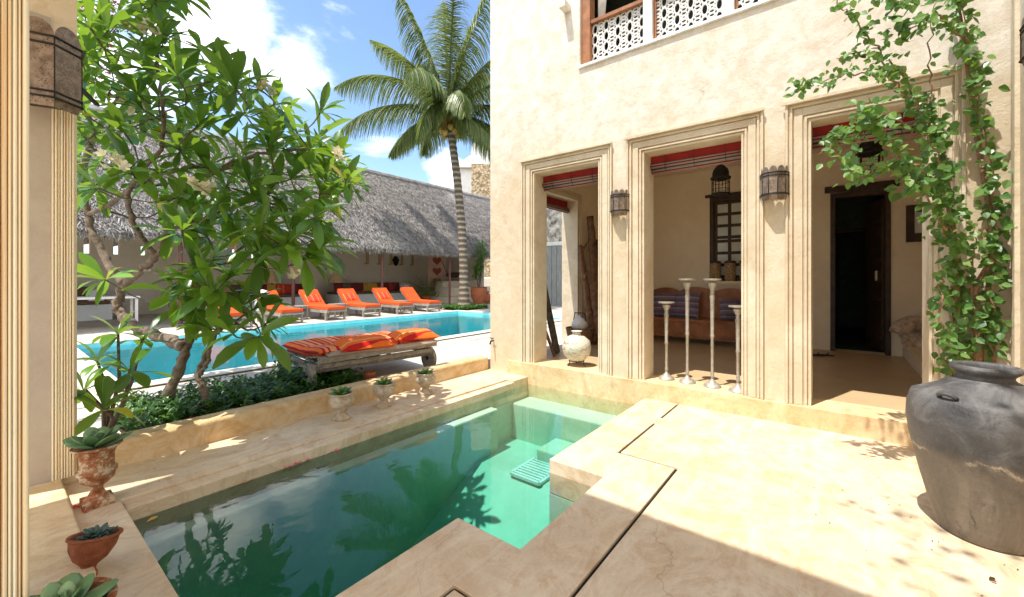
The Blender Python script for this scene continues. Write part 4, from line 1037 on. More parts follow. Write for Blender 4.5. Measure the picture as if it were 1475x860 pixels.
LIMBS = [
 ([(232,596,4.2),(248,555,4.22),(264,518,4.28),(272,485,4.32),(276,455,4.3),(292,432,4.2)], .075, .045),
 ([(298,588,4.15),(291,558,4.16),(286,540,4.2),(298,505,4.25),(312,478,4.25),(330,455,4.1)], .05, .03),
 ([(286,540,4.2),(300,520,4.15),(302,500,4.12)], .03, .022),
 ([(268,500,4.30),(240,488,4.5),(205,475,4.7),(176,456,4.8),(170,436,4.85),(180,410,4.8),(205,390,4.7),(226,368,4.6),(240,335,4.5),(252,300,4.4),(262,262,4.3)], .085, .035),
 ([(180,410,4.8),(160,385,4.85),(140,350,4.9),(126,310,4.9),(120,262,4.8),(128,215,4.7),(150,170,4.6)], .065, .03),
 ([(226,368,4.6),(205,345,4.5),(192,318,4.4),(185,282,4.4),(200,250,4.3),(228,222,4.2),(238,180,4.1),(232,130,4.0),(222,60,4.0)], .045, .018),
 ([(252,300,4.4),(285,262,4.2),(325,240,4.1),(372,222,4.1),(410,216,4.0),(446,214,3.95)], .034, .014),
 ([(126,310,4.9),(165,290,4.6),(205,262,4.4),(250,246,4.2),(300,240,4.3)], .034, .02),
 ([(240,335,4.5),(285,318,4.5),(330,300,4.5),(370,290,4.4),(420,300,4.2)], .028, .014),
 ([(128,215,4.7),(170,140,4.5),(205,120,4.3),(250,110,4.2)], .028, .015),
 ([(292,432,4.2),(325,420,4.0),(350,440,3.9),(370,470,3.85)], .028, .014),
 ([(330,455,4.1),(345,470,4.0),(372,478,3.9)], .02, .012),
 ([(205,390,4.7),(250,395,4.4),(300,385,4.1),(345,375,4.0)], .03, .014),
]
nodes = []; tb = MB(); r_ = random.Random(21)
for L_, ra, rb in LIMBS:
    P = [PD(*q) for q in L_]; pts = []
    for k in range(len(P) - 1):
        p0 = P[max(k-1,0)]; p1_, p2_ = P[k], P[k+1]; p3 = P[min(k+2, len(P)-1)]
        for j in range(5):
            u = j / 5; pts.append(.5 * ((2*p1_) + (p2_-p0)*u + (2*p0-5*p1_+4*p2_-p3)*u*u + (3*p1_-p0-3*p2_+p3)*u**3))
    pts.append(P[-1]); n = len(pts); rad = [(ra + (rb - ra) * (i/(n-1))) * (.72 + .10 * math.sin(i * 1.9)) for i in range(n)]
    pts = [p + Vector((r_.uniform(-1,1), r_.uniform(-1,1), r_.uniform(-1,1))) * .014 for p in pts]
    tb.tube(pts, rad, 12, wob=.22); nodes += [(p, rr) for p, rr in zip(pts, rad) if p.z > 1.0]
tb.build('trunk', M['bark'], tree, smooth=True)
poly = [(104,-330),(190,-300),(262,-170),(285,-60),(250,-5),(235,50),(260,70),(330,105),(400,140),(425,185),(478,195),(500,240),(512,290),(485,330),(455,370),(400,385),(340,365),(290,400),(240,330),(180,270),(108,300)]
def inpoly(x, y, P):
    c = False; j = len(P) - 1
    for i in range(len(P)):
        if (P[i][1] > y) != (P[j][1] > y) and x < (P[j][0]-P[i][0])*(y-P[i][1])/(P[j][1]-P[i][1])+P[i][0]: c = not c
        j = i
    return c
tips = []
FIX = [(463,160,3.9),(374,128,4.0),(395,150,4.2),(446,216,3.95),(498,262,3.7),(455,312,3.5),(412,352,3.4),(262,330,3.6),(232,58,4.0),(290,70,4.1),(318,92,4.1),(340,120,4.1),(140,30,4.2),(120,90,4.1),(150,70,4.4),(268,150,3.9),
       (345,340,4.0),(470,262,4.0),(360,262,3.7),(335,480,3.5),(372,485,3.6),(300,470,3.8),(352,440,3.8),(280,440,3.9),(310,420,3.7),(330,400,3.7),(255,425,3.9),(150,402,4.0),(420,258,3.8)]
for q in FIX: tips.append(PD(*q))
tries = 0
while len(tips) < 235 and tries < 12000:
    tries += 1; px, py = r_.uniform(104, 515), r_.uniform(-330, 400)
    if not inpoly(px, py, poly): continue
    if py > 285 and px < 250 and r_.random() < .6: continue
    p = PD(px, py, r_.uniform(3.55, 5.3))
    if min((p - q).length for q in tips) < .20: continue
    tips.append(p)
for k in range(7):
    p = PD(r_.uniform(250, 385), r_.uniform(400, 478), r_.uniform(3.7, 4.3)); tips.append(p)
cen = PD(280, 260, 4.5); tw_ = MB(); lf = MB(); fl = MB()
order = sorted(tips, key=lambda p: min((p - q[0]).length for q in nodes))
for p in order:
    best = min(nodes, key=lambda q: (p - q[0]).length + (.5 if q[0].z > p.z else 0) + .15 * (p - cen).length * 0)
    a = best[0]; d0 = (p - a); L_ = d0.length
    sag = Vector((r_.uniform(-.1,.1), r_.uniform(-.1,.1), -.18 * min(1, L_)))
    pts = [a, a.lerp(p, .35) + sag * .8, a.lerp(p, .7) + sag * .7, p]
    r0 = min(best[1] * .75, .010 + .010 * L_); rr = [r0, r0 * .8, max(.007, r0 * .65), .0075]
    tw_.tube(pts, rr, 6)
    for q, x in zip(pts[1:], rr[1:]): nodes.append((q, x))
    ax = (p - pts[2]).normalized() + Vector((0,0,.55)) + (p - cen).normalized() * .5
    leaf_cluster(lf, p, ax, r_.randint(7, 11), r_.uniform(.27, .43), r_, .26)
tw_.build('branches', M['twig'], tree, smooth=True); lf.build('crown', M['frleaf'], tree, smooth=True)
for (px, py, d_) in ((217,46,3.85),(165,238,3.45),(290,272,3.5),(490,228,3.7),(385,130,4.0),(425,396,3.6),(190,158,4.0)):
    fm = MB(); flowers(fm, PD(px, py, d_), 9, r_); fm.build('flower_cluster', M['petal'], tree)

# young frangipani at the left
yt = thing('young_frangipani', 'young frangipani with large drooping leaves behind the rusty urn', 'shrub', PG(150, 640, .1))
m_ = MB(); lf = MB(); b0 = PG(150, 640, .1); r_ = random.Random(5)
for (px, py, d_, L_) in ((187,532,3.25,.33),(150,588,3.1,.30),(170,478,3.5,.28),(205,490,3.6,.26),(122,560,3.2,.28),(140,520,3.4,.26)):
    e = PD(px, py, d_); m_.tube([b0, b0.lerp(e, .5) + Vector((.05,0,.06)), e], [.016,.013,.009], 6); leaf_cluster(lf, e, (r_.uniform(-.3,.3), r_.uniform(-.3,.3), 1), 8, L_, r_, .33)
m_.build('stem', M['twig'], yt, smooth=True); lf.build('foliage', M['frleaf'], yt, smooth=True)
m_ = MB(); gcover(m_, 900, lambda r: (r.uniform(PLX0 + .02, PLX1), PLY0 + .04 + (PLY1 - PLY0 - .1) * r.random(), .08), .24, 9, 1.15)
gcover(m_, 160, lambda r: (r.uniform(2.2, PLX1), PLY0 + .3 + .7 * r.random(), .1), .42, 10, 1.25)
tag(m_.build('ground_cover', M['gleaf'], None, origin=(1.9,5.2,.08)), 'dense low green ground cover filling the bed behind the low wall', 'ground cover', None, 'stuff')

# bougainvillea at top left
bg = thing('bougainvillea', 'thin bougainvillea sprays with magenta flowers at the top left behind the pillar', 'shrub', (.2, 5.6, TZ))
m_ = MB(); lf = MB(); fm = MB(); r_ = random.Random(8); b0 = Vector((.2, 5.6, TZ))
for (px, py, d_) in ((184,36,4.6),(150,100,4.9),(152,135,4.9),(160,60,5.0),(165,8,4.8),(125,12,4.5),(118,60,4.7),(205,20,5.1),(140,122,5.1),(130,-30,4.9)):
    e = PD(px, py, d_); mid = b0.lerp(e, .6) + Vector((-.25, .2, .6)); pts = [b0, b0.lerp(mid, .6), mid, mid.lerp(e, .6) + Vector((0,0,.15)), e]; m_.tube(pts, [.02,.014,.01,.006,.003], 5)
    for k in range(22):
        u = r_.uniform(.0, 1); c_ = pts[3].lerp(e, u) if u > .3 else pts[2].lerp(pts[3], u / .3); c_ = c_ + Vector((r_.uniform(-.1,.1), r_.uniform(-.1,.1), r_.uniform(-.1,.1)))
        lf.leaf(c_, (r_.uniform(-1,1), r_.uniform(-1,1), r_.uniform(-.6,.6)), (0,0,1), .05, .03, .3, .2, 2)
    for k in range(34):
        c_ = e + Vector((r_.gauss(0,.05), r_.gauss(0,.05), r_.gauss(0,.05))); fm.leaf(c_, (r_.uniform(-1,1), r_.uniform(-1,1), r_.uniform(-1,1)), (0,0,1), .034, .028, .2, .3, 2)
m_.build('stem', M['twig'], bg); lf.build('foliage', M['vleaf'], bg); fm.build('flower_cluster', M['bougain'], bg)

# ---------------------------------------------------------------- climbing vine on the right
vine = thing('climbing_vine', 'leafy green climber with twisted stems rising beside the third opening behind the jar', 'vine', (4.85, -.93, 0))
st = MB(); lf = MB(); r_ = random.Random(33)
def vleaf(c, s_, out=(-1,.2,.0)):
    d_ = Vector((r_.uniform(-.7,.3), r_.uniform(-1,1), r_.uniform(-1.2,.3)))
    nrm = Vector((-1, .3, .5)) + Vector((r_.uniform(-.8,.8), r_.uniform(-.8,.8), r_.uniform(-.5,.8)))
    lf.leaf(c, d_, nrm, s_, s_ * .78, .2, r_.uniform(.05,.35), 3, shape=lambda t: (.35, 1.0, .72, .04)[min(3, int(t * 3 + .01))])
def spray(P, dens, spread, s0=.05, s1=.095, rad=.008):
    pts = []
    for k in range(len(P) - 1):
        for j in range(6): pts.append(P[k].lerp(P[k+1], j / 6) + Vector((r_.uniform(-1,1), r_.uniform(-1,1), r_.uniform(-1,1))) * .018)
    pts.append(P[-1]); n = len(pts); st.tube(pts, [rad * (1 - .6 * i / n) for i in range(n)], 6)
    tot = sum((pts[i+1] - pts[i]).length for i in range(n - 1)); cnt = int(tot * dens * .72)
    for k in range(cnt):
        u = r_.random() * (n - 1); i = int(u); c_ = pts[i].lerp(pts[min(i+1, n-1)], u - i); 
        q = Vector((r_.gauss(0,1), r_.gauss(0,1), r_.gauss(0,1))) * spread
        c_ = c_ + q; c_.x = min(c_.x, 5.02); c_.y = max(c_.y, -1.08); vleaf(c_, r_.uniform(s0, s1) * .86)
def VP(l): return [PD(px, py, d_) for px, py, d_ in l]
# trunks
for P, ra in ((VP([(1380,545,3.45),(1384,470,3.45),(1376,400,3.42),(1372,330,3.42),(1362,250,3.4),(1350,180,3.4)]), .028), (VP([(1408,548,3.4),(1410,470,3.4),(1402,420,3.38),(1418,395,3.36),(1432,370,3.32),(1425,300,3.35),(1408,200,3.4),(1392,80,3.4),(1378,0,3.4),(1360,-80,3.4)]), .032), (VP([(1430,548,3.35),(1428,470,3.35),(1424,400,3.35),(1420,330,3.36)]), .022), (VP([(1368,548,3.5),(1374,480,3.48),(1366,420,3.45)]), .016)):
    st.tube(P, [ra * (1 - .07 * k) for k in range(len(P))], 8, wob=.15)
spray(VP([(1384,520,3.42),(1378,440,3.4),(1372,360,3.38),(1362,280,3.36),(1350,200,3.36),(1320,140,3.34)]), 210, .045, .05, .10)
spray(VP([(1430,510,3.32),(1428,430,3.3),(1436,350,3.28),(1430,260,3.3),(1412,170,3.32),(1398,80,3.34),(1388,0,3.34),(1380,-60,3.34)]), 170, .036, .05, .10)
spray(VP([(1405,500,3.36),(1402,400,3.34),(1408,320,3.32)]), 70, .05, .05, .09)
spray(VP([(1370,350,3.36),(1330,270,3.2),(1290,215,3.1),(1262,168,3.0),(1235,160,2.95)]), 130, .045)
spray(VP([(1350,200,3.36),(1320,150,3.25),(1280,110,3.2),(1220,108,3.15),(1180,118,3.1),(1148,124,3.08)]), 130, .032, .04, .07)
spray(VP([(1320,140,3.34),(1285,90,3.3),(1250,55,3.25),(1222,20,3.2),(1200,-5,3.2)]), 110, .035, .045,.08)
spray(VP([(1300,110,3.3),(1250,75,3.2),(1205,85,3.2)]), 110, .03, .04, .07)
spray(VP([(1310,180,3.3),(1260,170,3.1),(1215,190,3.05),(1180,222,3.0)]), 110, .04, .045, .08)
spray(VP([(1362,280,3.36),(1320,235,3.15),(1270,240,3.05),(1225,258,3.0)]), 100, .028, .045,.08)
spray(VP([(1250,168,3.05),(1232,205,3.0),(1215,245,2.98)]), 90, .025)
spray(VP([(1360,330,3.3),(1335,262,3.2),(1300,262,3.1)]), 120, .04)
spray(VP([(1388,0,3.34),(1345,-10,3.25),(1290,5,3.2),(1255,-20,3.15)]), 130, .045)
spray(VP([(1395,60,3.34),(1350,25,3.25),(1310,40,3.2),(1292,32,3.2)]), 120, .04)
spray(VP([(1350,200,3.36),(1342,130,3.3),(1338,60,3.3),(1350,0,3.3)]), 22, .05)
spray(VP([(1360,300,3.3),(1352,230,3.2),(1330,190,3.2)]), 110, .05)
spray(VP([(1358,395,3.3),(1352,450,3.28),(1362,500,3.28)]), 80, .035)
spray(VP([(1375,470,3.4),(1358,512,3.4),(1370,540,3.4)]), 90, .04)
st.build('stem', M['vinebark'], vine, smooth=True); lf.build('foliage', M['vleaf'], vine)

# overhanging bougainvillea on the near house parapet (casts the dappled shade near the jar)
ob = thing('overhanging_creeper', 'green creeper spilling over the near roof edge above the deck', 'vine', (.1, -1.2, 6.76))
st = MB(); lf = MB()
for k in range(9):
    y = -2.2 + k * .33; P = [Vector((0, y, 6.78)), Vector((.45, y + .1, 6.9)), Vector((.95 + r_.uniform(-.1,.3), y + r_.uniform(-.2,.2), 6.65)), Vector((1.25 + r_.uniform(-.2,.4), y, 6.2))]
    spray(P, 24, .12, .06, .12)
st.build('stem', M['twig'], ob); lf.build('foliage', M['vleaf'], ob)

# ---------------------------------------------------------------- big jar
jc = Vector((3.60, -.70, 0)); jar = thing('storage_jar', 'huge grey weathered clay storage jar standing on the deck at the right edge', 'jar', jc)
prof = [(.245,0),(.262,.02),(.30,.14),(.345,.30),(.385,.45),(.412,.56),(.425,.66),(.42,.74),(.395,.81),(.34,.87),(.27,.905),(.225,.918),(.205,.932),(.205,.945),(.225,.958),(.252,.970),(.258,.985),(.248,1.0),(.228,1.004),(.205,.995),(.192,.97),(.19,.93),(.25,.88),(.36,.78),(.38,.6),(.2,.06),(0,.05)]
prof = [(r * (.79 if z < .86 else .57), z * .985) for r, z in prof]
def jw_(a, z): return 1 + .006 * math.sin(3 * a + z * 5) + .004 * math.sin(7 * a - z * 9)
m_ = MB(); P2 = []
for i in range(len(prof) - 1):
    for j in range(3): u = j / 3; P2.append((prof[i][0] * (1-u) + prof[i+1][0] * u, prof[i][1] * (1-u) + prof[i+1][1] * u))
P2.append(prof[-1]); m_.lathe(P2, jc, 72, scal=jw_); m_.build('body', M['jar'], jar, smooth=True)
for an in (R(140), R(-55), R(20), R(230)):
    m_ = MB(); c_ = jc + Vector((math.cos(an) * .285, math.sin(an) * .285, .815)); o_ = Vector((math.cos(an), math.sin(an), 0)); tn = Vector((-math.sin(an), math.cos(an), 0))
    pts = [c_ + tn * (.04 * math.cos(q)) + (o_ * .022 + Vector((0,0,.022))) * math.sin(q) for q in [math.pi * j / 8 for j in range(9)]]
    m_.tube(pts, .012, 8); m_.build('lug_handle', M['jar'], jar, smooth=True)

# ---------------------------------------------------------------- lanterns
def wall_lantern(c, w_, h_, label, rz=0, group='half round wall lanterns', np_=5):
    """flat back at local y=0 facing local -Y ... built facing -X then turned"""
    t_ = thing('wall_lantern', label, 'lantern', c, group, rz, False)
    r_ = w_ / 2; A = [math.pi * (j / np_) for j in range(np_ + 1)]
    pts = [(-math.sin(a) * r_ * 1.1, math.cos(a) * r_) for a in A]     # bulges to -X
    m_ = MB(); n = len(pts); th_ = .004; zt = h_ * .80
    for k in range(n - 1):
        (xa, ya), (xb, yb) = pts[k], pts[k+1]
        f = 1.0
        m_.add([(xa,ya,.03),(xb,yb,.03),(xb,yb,zt),(xa,ya,zt),(xa*.965,ya*.965,.03),(xb*.965,yb*.965,.03),(xb*.965,yb*.965,zt),(xa*.965,ya*.965,zt)],[(0,3,2,1),(4,5,6,7),(0,1,5,4),(3,7,6,2)])
        # scallop: semicircle above each panel
        mx, my = (xa+xb)/2, (ya+yb)/2; ux, uy = (xb-xa)/2, (yb-ya)/2; hh = h_ - zt
        q = 10; v1 = [(mx + ux * math.cos(math.pi*j/q), my + uy * math.cos(math.pi*j/q), zt + hh * math.sin(math.pi*j/q)) for j in range(q+1)]
        v2 = [(x*.965, y*.965, z) for x, y, z in v1]
        m_.add(v1 + v2, [tuple(range(q+1)), tuple(range(2*q+1, q, -1))] + [(j, q+1+j, q+2+j, j+1) for j in range(q)])
    m_.box(-.004, .0, -r_, r_, .0, zt)
    m_.build('body', M['lantern'], t_)
    m_ = MB()
    for zz, s_ in ((.03, 1.05), (zt * .16, 1.02), (zt, 1.03), (zt * .88, 1.02)):
        m_.tube([(x*s_, y*s_, zz) for x, y in pts], .006 * w_ / .27, 6)
    for (x, y) in pts: m_.tube([(x*1.01, y*1.01, .02), (x*1.01, y*1.01, zt)], .004, 5)
    m_.build('rim', M['iron'], t_, smooth=True)
    # tapering open base
    m_ = MB(); 
    for k in range(n - 1):
        (xa, ya), (xb, yb) = pts[k], pts[k+1]; g_ = .88
        m_.add([(xa,ya,.03),(xb,yb,.03),(xb*g_,yb*g_,-.025),(xa*g_,ya*g_,-.025)], [(0,1,2,3)])
    m_.build('base', M['lantern'], t_); return t_
wall_lantern((HX0 - .004, 2.19, 2.33), .24, .30, 'small brown punched metal lantern on the pillar between the first two openings')
wall_lantern((HX0 - .004, .485, 2.33), .25, .32, 'small brown punched metal lantern on the pillar between the second and third openings')
# the one on the near pillar, facing the viewer
wall_lantern((4.18, -1.117, 2.90), .26, .30, 'metal lantern on the right side wall, cut by the right edge of the photo', R(-90))
lc = PD(72, 148, 2.72); L3 = wall_lantern((lc.x, lc.y + .14, lc.z), .33, .54, 'large brown punched metal lantern on the fluted pillar at the left edge', R(90 - 22), np_=3)
m_ = MB(); m_.bar((0, 0, .35), (.9, .0, .35), .03, .02); m_.build('bracket', M['iron'], L3)

def hang_lantern(c, label, top_z, s=1.0):
    t_ = thing('hanging_lantern', label, 'lantern', c, 'hanging lanterns of the veranda', 0, False)
    r_ = .13 * s; m_ = MB(); m_.lathe([(r_*1.15,0),(r_*1.15,.02*s),(r_,.03*s)], n=8); m_.build('base_ring', M['iron'], t_); m_ = MB(); m_.lathe([(r_*1.15,.26*s),(r_*1.2,.28*s),(r_*.95,.31*s),(r_*.95,.36*s),(r_*.8,.42*s),(r_*.45,.47*s),(r_*.15,.50*s),(r_*.1,.53*s),(r_*.2,.55*s),(0,.59*s)], n=16); m_.build('cap', M['iron'], t_, smooth='auto')
    m_ = MB()
    for k in range(8):
        a = 2*math.pi*k/8; m_.tube([(r_*math.cos(a), r_*math.sin(a), .02*s), (r_*math.cos(a), r_*math.sin(a), .27*s)], .007, 5)
    for zz in (.09, .20): m_.tube([(r_*math.cos(2*math.pi*k/8), r_*math.sin(2*math.pi*k/8), zz*s) for k in range(9)], .004, 4)
    m_.build('cage', M['iron'], t_)
    m_ = MB(); m_.lathe([(.03,.02),(.03,.14*s),(0,.14*s)], n=12); m_.build('candle', M['parapet'], t_, smooth='auto')
    m_ = MB(); m_.tube([(0,0,.58*s),(0,0,top_z - c[2])], .006, 5); m_.build('chain', M['iron'], t_); return t_
hang_lantern((7.0, PD(1038, 280, 6.36).y, 2.78), 'dome topped metal lantern hanging in the middle opening', 3.75, .95)
p = PD(1253, 250, 5.29); hang_lantern((p.x, p.y, 2.84), 'dome topped metal lantern hanging before the dark doorway', 3.75, .95)

# ---------------------------------------------------------------- rolled blinds
def blind(y0, y1, label):
    t_ = thing('rolled_blind', label, 'blind', (5.40, (y0+y1)/2, 2.95), 'rolled red blinds in the openings')
    m_ = MB(); m_.box(5.36, 5.375, y0 + .005, y1 - .005, 2.93, 3.085); m_.build('red_canvas', M['blindred'], t_)
    m_ = MB(); m_.tube([(5.372, y0 + .005, 2.935), (5.372, y1 - .005, 2.945)], .045, 14); m_.tube([(5.40, y0 + .005, 2.88), (5.40, y1 - .005, 2.885)], .03, 10); m_.build('canvas_roll', M['blindroll'], t_, smooth=True)
    for u in (.18, .5, .82):
        m_ = MB(); y = y0 + (y1 - y0) * u; m_.tube([(5.322, y, 3.07), (5.318, y, 2.93), (5.372, y, 2.865)], .004, 4); m_.build('cord', M['iron'], t_)
TW = .214
for (a, b_), lab in zip(OP, ('rolled red blind at the top of the narrow left opening', 'rolled red blind at the top of the opening with candlesticks', 'rolled red blind at the top of the doorway opening')): blind(a + TW, b_ - TW, lab)
t_ = thing('rolled_blind', 'rolled red blind at the top of the side opening in the end wall', 'blind', (6.7, 4.3, 2.9), 'rolled red blinds in the openings')
m_ = MB(); m_.box(EX0 + .14, EX1 - .14, 4.30, 4.315, 2.86, EZ - .145); m_.build('red_canvas', M['blindred'], t_); m_ = MB(); m_.tube([(EX0 + .14, 4.29, 2.87), (EX1 - .14, 4.29, 2.87)], .05, 12); m_.build('canvas_roll', M['blindroll'], t_, smooth=True)

# ---------------------------------------------------------------- candlesticks
def candlestick(px, py, ztop, label, lean=0):
    p = PG(px, py, .206); h = ztop - .206
    t_ = thing('candlestick', label, 'candlestick', p, 'tall metal candlesticks on the sill')
    m_ = MB(); m_.lathe([(.098,0),(.098,.012),(.085,.03),(.05,.05),(.022,.075),(.016,.10)], p, 28); m_.build('base', M['pewter'], t_, smooth='auto')
    L_ = Vector((lean, lean * .3, 0))
    m_ = MB(); P = [(.014,.10),(.022,.12),(.020,.14),(.016,.18),(.018,h*.45),(.024,h*.46),(.024,h*.475),(.019,h*.49),(.024,h*.80),(.030,h*.82),(.026,h*.85),(.019,h*.86),(.028,h*.88)]
    sh_ = Matrix(((1,0,L_.x,0),(0,1,L_.y,0),(0,0,1,0),(0,0,0,1))).to_3x3()
    m_.lathe(P, p, 14, tilt=sh_); m_.build('stem', M['pewter'], t_, smooth='auto')
    m_ = MB(); m_.lathe([(.018,h*.88),(.045,h*.94),(.05,h*.96),(.03,h*.975),(.098,h*.985),(.10,h),(.09,h),(.02,h*.985),(0,h*.985)], p, 28, tilt=sh_); m_.build('dish', M['pewter'], t_, smooth='auto')
candlestick(960, 546, 1.19, 'short silvery candlestick, leftmost of the four on the sill')
candlestick(990, 551, 1.49, 'tall silvery candlestick, left one of the two tall ones', -.012)
candlestick(1026, 557, 1.49, 'tall silvery candlestick, right one of the two tall ones')
candlestick(1063, 564, 1.18, 'short silvery candlestick, rightmost of the four on the sill')

# ---------------------------------------------------------------- bench with cushions
b = thing('carved_bench', 'red brown carved wooden bench with scrolled back against the veranda wall', 'bench', (8.85, 2.1, .2))
Y0, Y1, X0, X1 = 1.25, 3.25, 8.5, 9.2
m_ = MB(); m_.box(X0, X1, Y0, Y1, .62, .68); m_.build('seat', M['woodr'], b, bevel=.01)
m_ = MB(); m_.box(X0 + .03, X0 + .07, Y0 + .05, Y1 - .05, .32, .618)
for k in range(4): m_.box(X0 + .015, X0 + .029, Y0 + .12 + k * .46, Y0 + .48 + k * .46, .37, .57)
m_.build('front_panel', M['woodr'], b, bevel=.005)
for x in (X0 + .05, X1 - .05):
    for y in (Y0 + .05, Y1 - .05):
        m_ = MB(); m_.lathe([(.03,.2),(.045,.24),(.03,.28),(.045,.33),(.045,.62)], (x, y, 0), 12); m_.build('leg', M['woodr'], b, smooth='auto')
m_ = MB(); n = 40; top_ = []
for i in range(n + 1):
    u = i / n; top_.append((Y0 + u * (Y1 - Y0), 1.16 + .10 * abs(math.sin(u * math.pi * 3)) ** .7 + .05 * math.sin(u * math.pi)))
vs = [(X1 - .06, y, .68) for y, z in top_] + [(X1 - .06, y, z) for y, z in top_] + [(X1 - .02, y, .68) for y, z in top_] + [(X1 - .02, y, z) for y, z in top_]; q = n + 1
fs = []
for i in range(n): fs += [(i, q+i, q+i+1, i+1), (2*q+i, 2*q+i+1, 3*q+i+1, 3*q+i), (q+i, 3*q+i, 3*q+i+1, q+i+1)]
fs += [(0, 2*q, 3*q, q), (n, q+n, 3*q+n, 2*q+n)]; m_.add(vs, fs); m_.build('backrest', M['woodr'], b)
for y in (Y0 + .03, Y1 - .03):
    m_ = MB(); m_.tube([(X1 - .05, y, 1.10), (X1 - .3, y, 1.12), (X0 + .12, y, 1.04), (X0 + .02, y, .95), (X0 + .06, y, .86), (X0 + .10, y, .93)], [.035,.035,.035,.03,.025,.02], 8); m_.tube([(X0 + .06, y, .68), (X0 + .06, y, .96)], .022); m_.build('armrest', M['woodr'], b, smooth=True)
for k, (y, rz, lab) in enumerate(((2.82, 15, 'large blue checked cushion at the left end of the carved bench'), (2.42, -8, 'blue checked cushion leaning beside the larger one on the bench'), (1.55, 30, 'small blue and red cushion at the right end of the carved bench'))):
    o = cushion_mesh(None, .55 if k < 2 else .42, .52 if k < 2 else .42, .16).build('cushion', M['blue'], None, smooth=True); o.location = (8.92, y, .685); o.rotation_euler = (R(-12), 0, R(-90 + rz)); tag(o, lab, 'cushion')
# canisters on the window sill
w_ = MB(); w_.box(9.10, 9.30 - .001, BY0 - .1, BY1 + .1, BZ0 - .05, BZ0); w_.build('sill', M['inner'], bw)
for k, lab in enumerate(('leftmost of the patterned canisters on the window sill', 'second patterned canister from the left on the window sill', 'third patterned canister from the left on the window sill', 'rightmost patterned canister, half behind the jamb on the window sill')):
    c_ = Vector((9.2, 1.90 - k * .27, BZ0)); t_ = thing('patterned_canister', lab, 'canister', c_, 'canisters on the window sill')
    m_ = MB(); m_.lathe([(.10,0),(.10,.36),(.09,.36),(.09,.34),(0,.34)], c_, 20); m_.build('body', M['canister'], t_, smooth='auto'); m_ = MB(); m_.lathe([(.104,.36),(.104,.40),(.08,.41),(0,.41)], c_, 20); m_.build('lid', M['woodd'], t_, smooth='auto')

# framed mirror, shell, sandals
p = Vector((9.29, -1.19, 2.37)); t_ = thing('framed_mirror', 'dark framed small mirror on the back wall right of the doorway', 'mirror', p)
m_ = MB(); o_ = .27
m_.box(9.25, 9.299, -1.44, -1.34, 2.08, 2.68); m_.box(9.25, 9.299, -1.04, -.94, 2.08, 2.68); m_.box(9.25, 9.299, -1.34, -1.04, 2.56, 2.68); m_.box(9.25, 9.299, -1.34, -1.04, 2.08, 2.22); m_.build('frame', M['woodd'], t_, bevel=.004)
m_ = MB(); m_.box(9.27, 9.28, -1.34, -1.04, 2.22, 2.56); m_.build('glass', M['glass'], t_)
c_ = PD(1322, 492, 6.5); c_.z = .42
sh = thing('conch_shell', 'large pale conch shell resting on the raised step right of the doorway', 'shell', c_)
m_ = MB(); pts = []; rr = []
for k in range(60):
    a = k * .32; u = k / 59; R_ = .22 * (1 - u) ** 1.2; pts.append(c_ + Vector((.12 * u - R_ * math.cos(a) * .4, R_ * math.cos(a) , .19 + R_ * math.sin(a) * .8 + u * .1))); rr.append(.13 * (1 - u) ** .9 + .004)
m_.tube(pts, rr, 12); m_.build('whorl', M['shell'], sh, smooth=True)
m_ = MB(); m_.lathe([(.0,0),(.10,.05),(.17,.16),(.10,.10),(.0,.04)], c_ + Vector((-.12,.05,.02)), 18, tilt=Matrix.Rotation(R(-70), 3, 'Y')); m_.build('lip', M['shell'], sh, smooth=True)
m_ = MB()
for k in range(4): a = R(60 + 30 * k); m_.tube([c_ + Vector((0, -.02, .2)), c_ + Vector((0, -.34 * math.cos(a) - .1, .2 + .30 * math.sin(a)))], [.05, .006], 7)
m_.build('spike', M['shell'], sh, smooth=True)
for k, (px, lab) in enumerate(((1176, 'left dark sandal on the veranda floor by the door'), (1190, 'right dark sandal on the veranda floor by the door'))):
    c_ = PG(px, 513, .2); c_.z = .205; t_ = thing('sandal', lab, 'sandal', c_, 'pair of sandals')
    m_ = MB(); m_.ell(c_ + Vector((0,0,.012)), (.045,0,0), (0,.12,0), (0,0,.012), 14, 6); m_.build('sole', M['rubber'], t_, smooth=True); m_ = MB(); m_.tube([c_ + Vector((-.04,0,.01)), c_ + Vector((-.02,-.03,.05)), c_ + Vector((.02,-.03,.05)), c_ + Vector((.04,0,.01))], .007, 6); m_.build('strap', M['rubber'], t_, smooth=True)

# pot on stand, driftwood, planks, basket with white pot
c_ = Vector((5.36, 2.98, .206)); t_ = thing('painted_pot', 'round painted pot on a small iron stand in the left opening', 'pot', c_)
m_ = MB(); 
m_.lathe([(.05,.06),(.12,.09),(.19,.17),(.215,.27),(.19,.37),(.12,.43),(.065,.455),(.06,.49),(.085,.51),(.075,.51),(.05,.48)], c_, 32); m_.build('body', M['paintpot'], t_, smooth=True)
m_ = MB(); m_.tube([c_ + Vector((.11*math.cos(a), .11*math.sin(a), .075)) for a in [2*math.pi*k/20 for k in range(21)]], .007, 6)
for k in range(3): a = 2.1*k+.5; m_.tube([c_ + Vector((.11*math.cos(a), .11*math.sin(a), .12)), c_ + Vector((.12*math.cos(a), .12*math.sin(a), .03)), c_ + Vector((.15*math.cos(a), .15*math.sin(a), 0))], .006, 6)
m_.build('stand', M['iron'], t_, smooth=True)
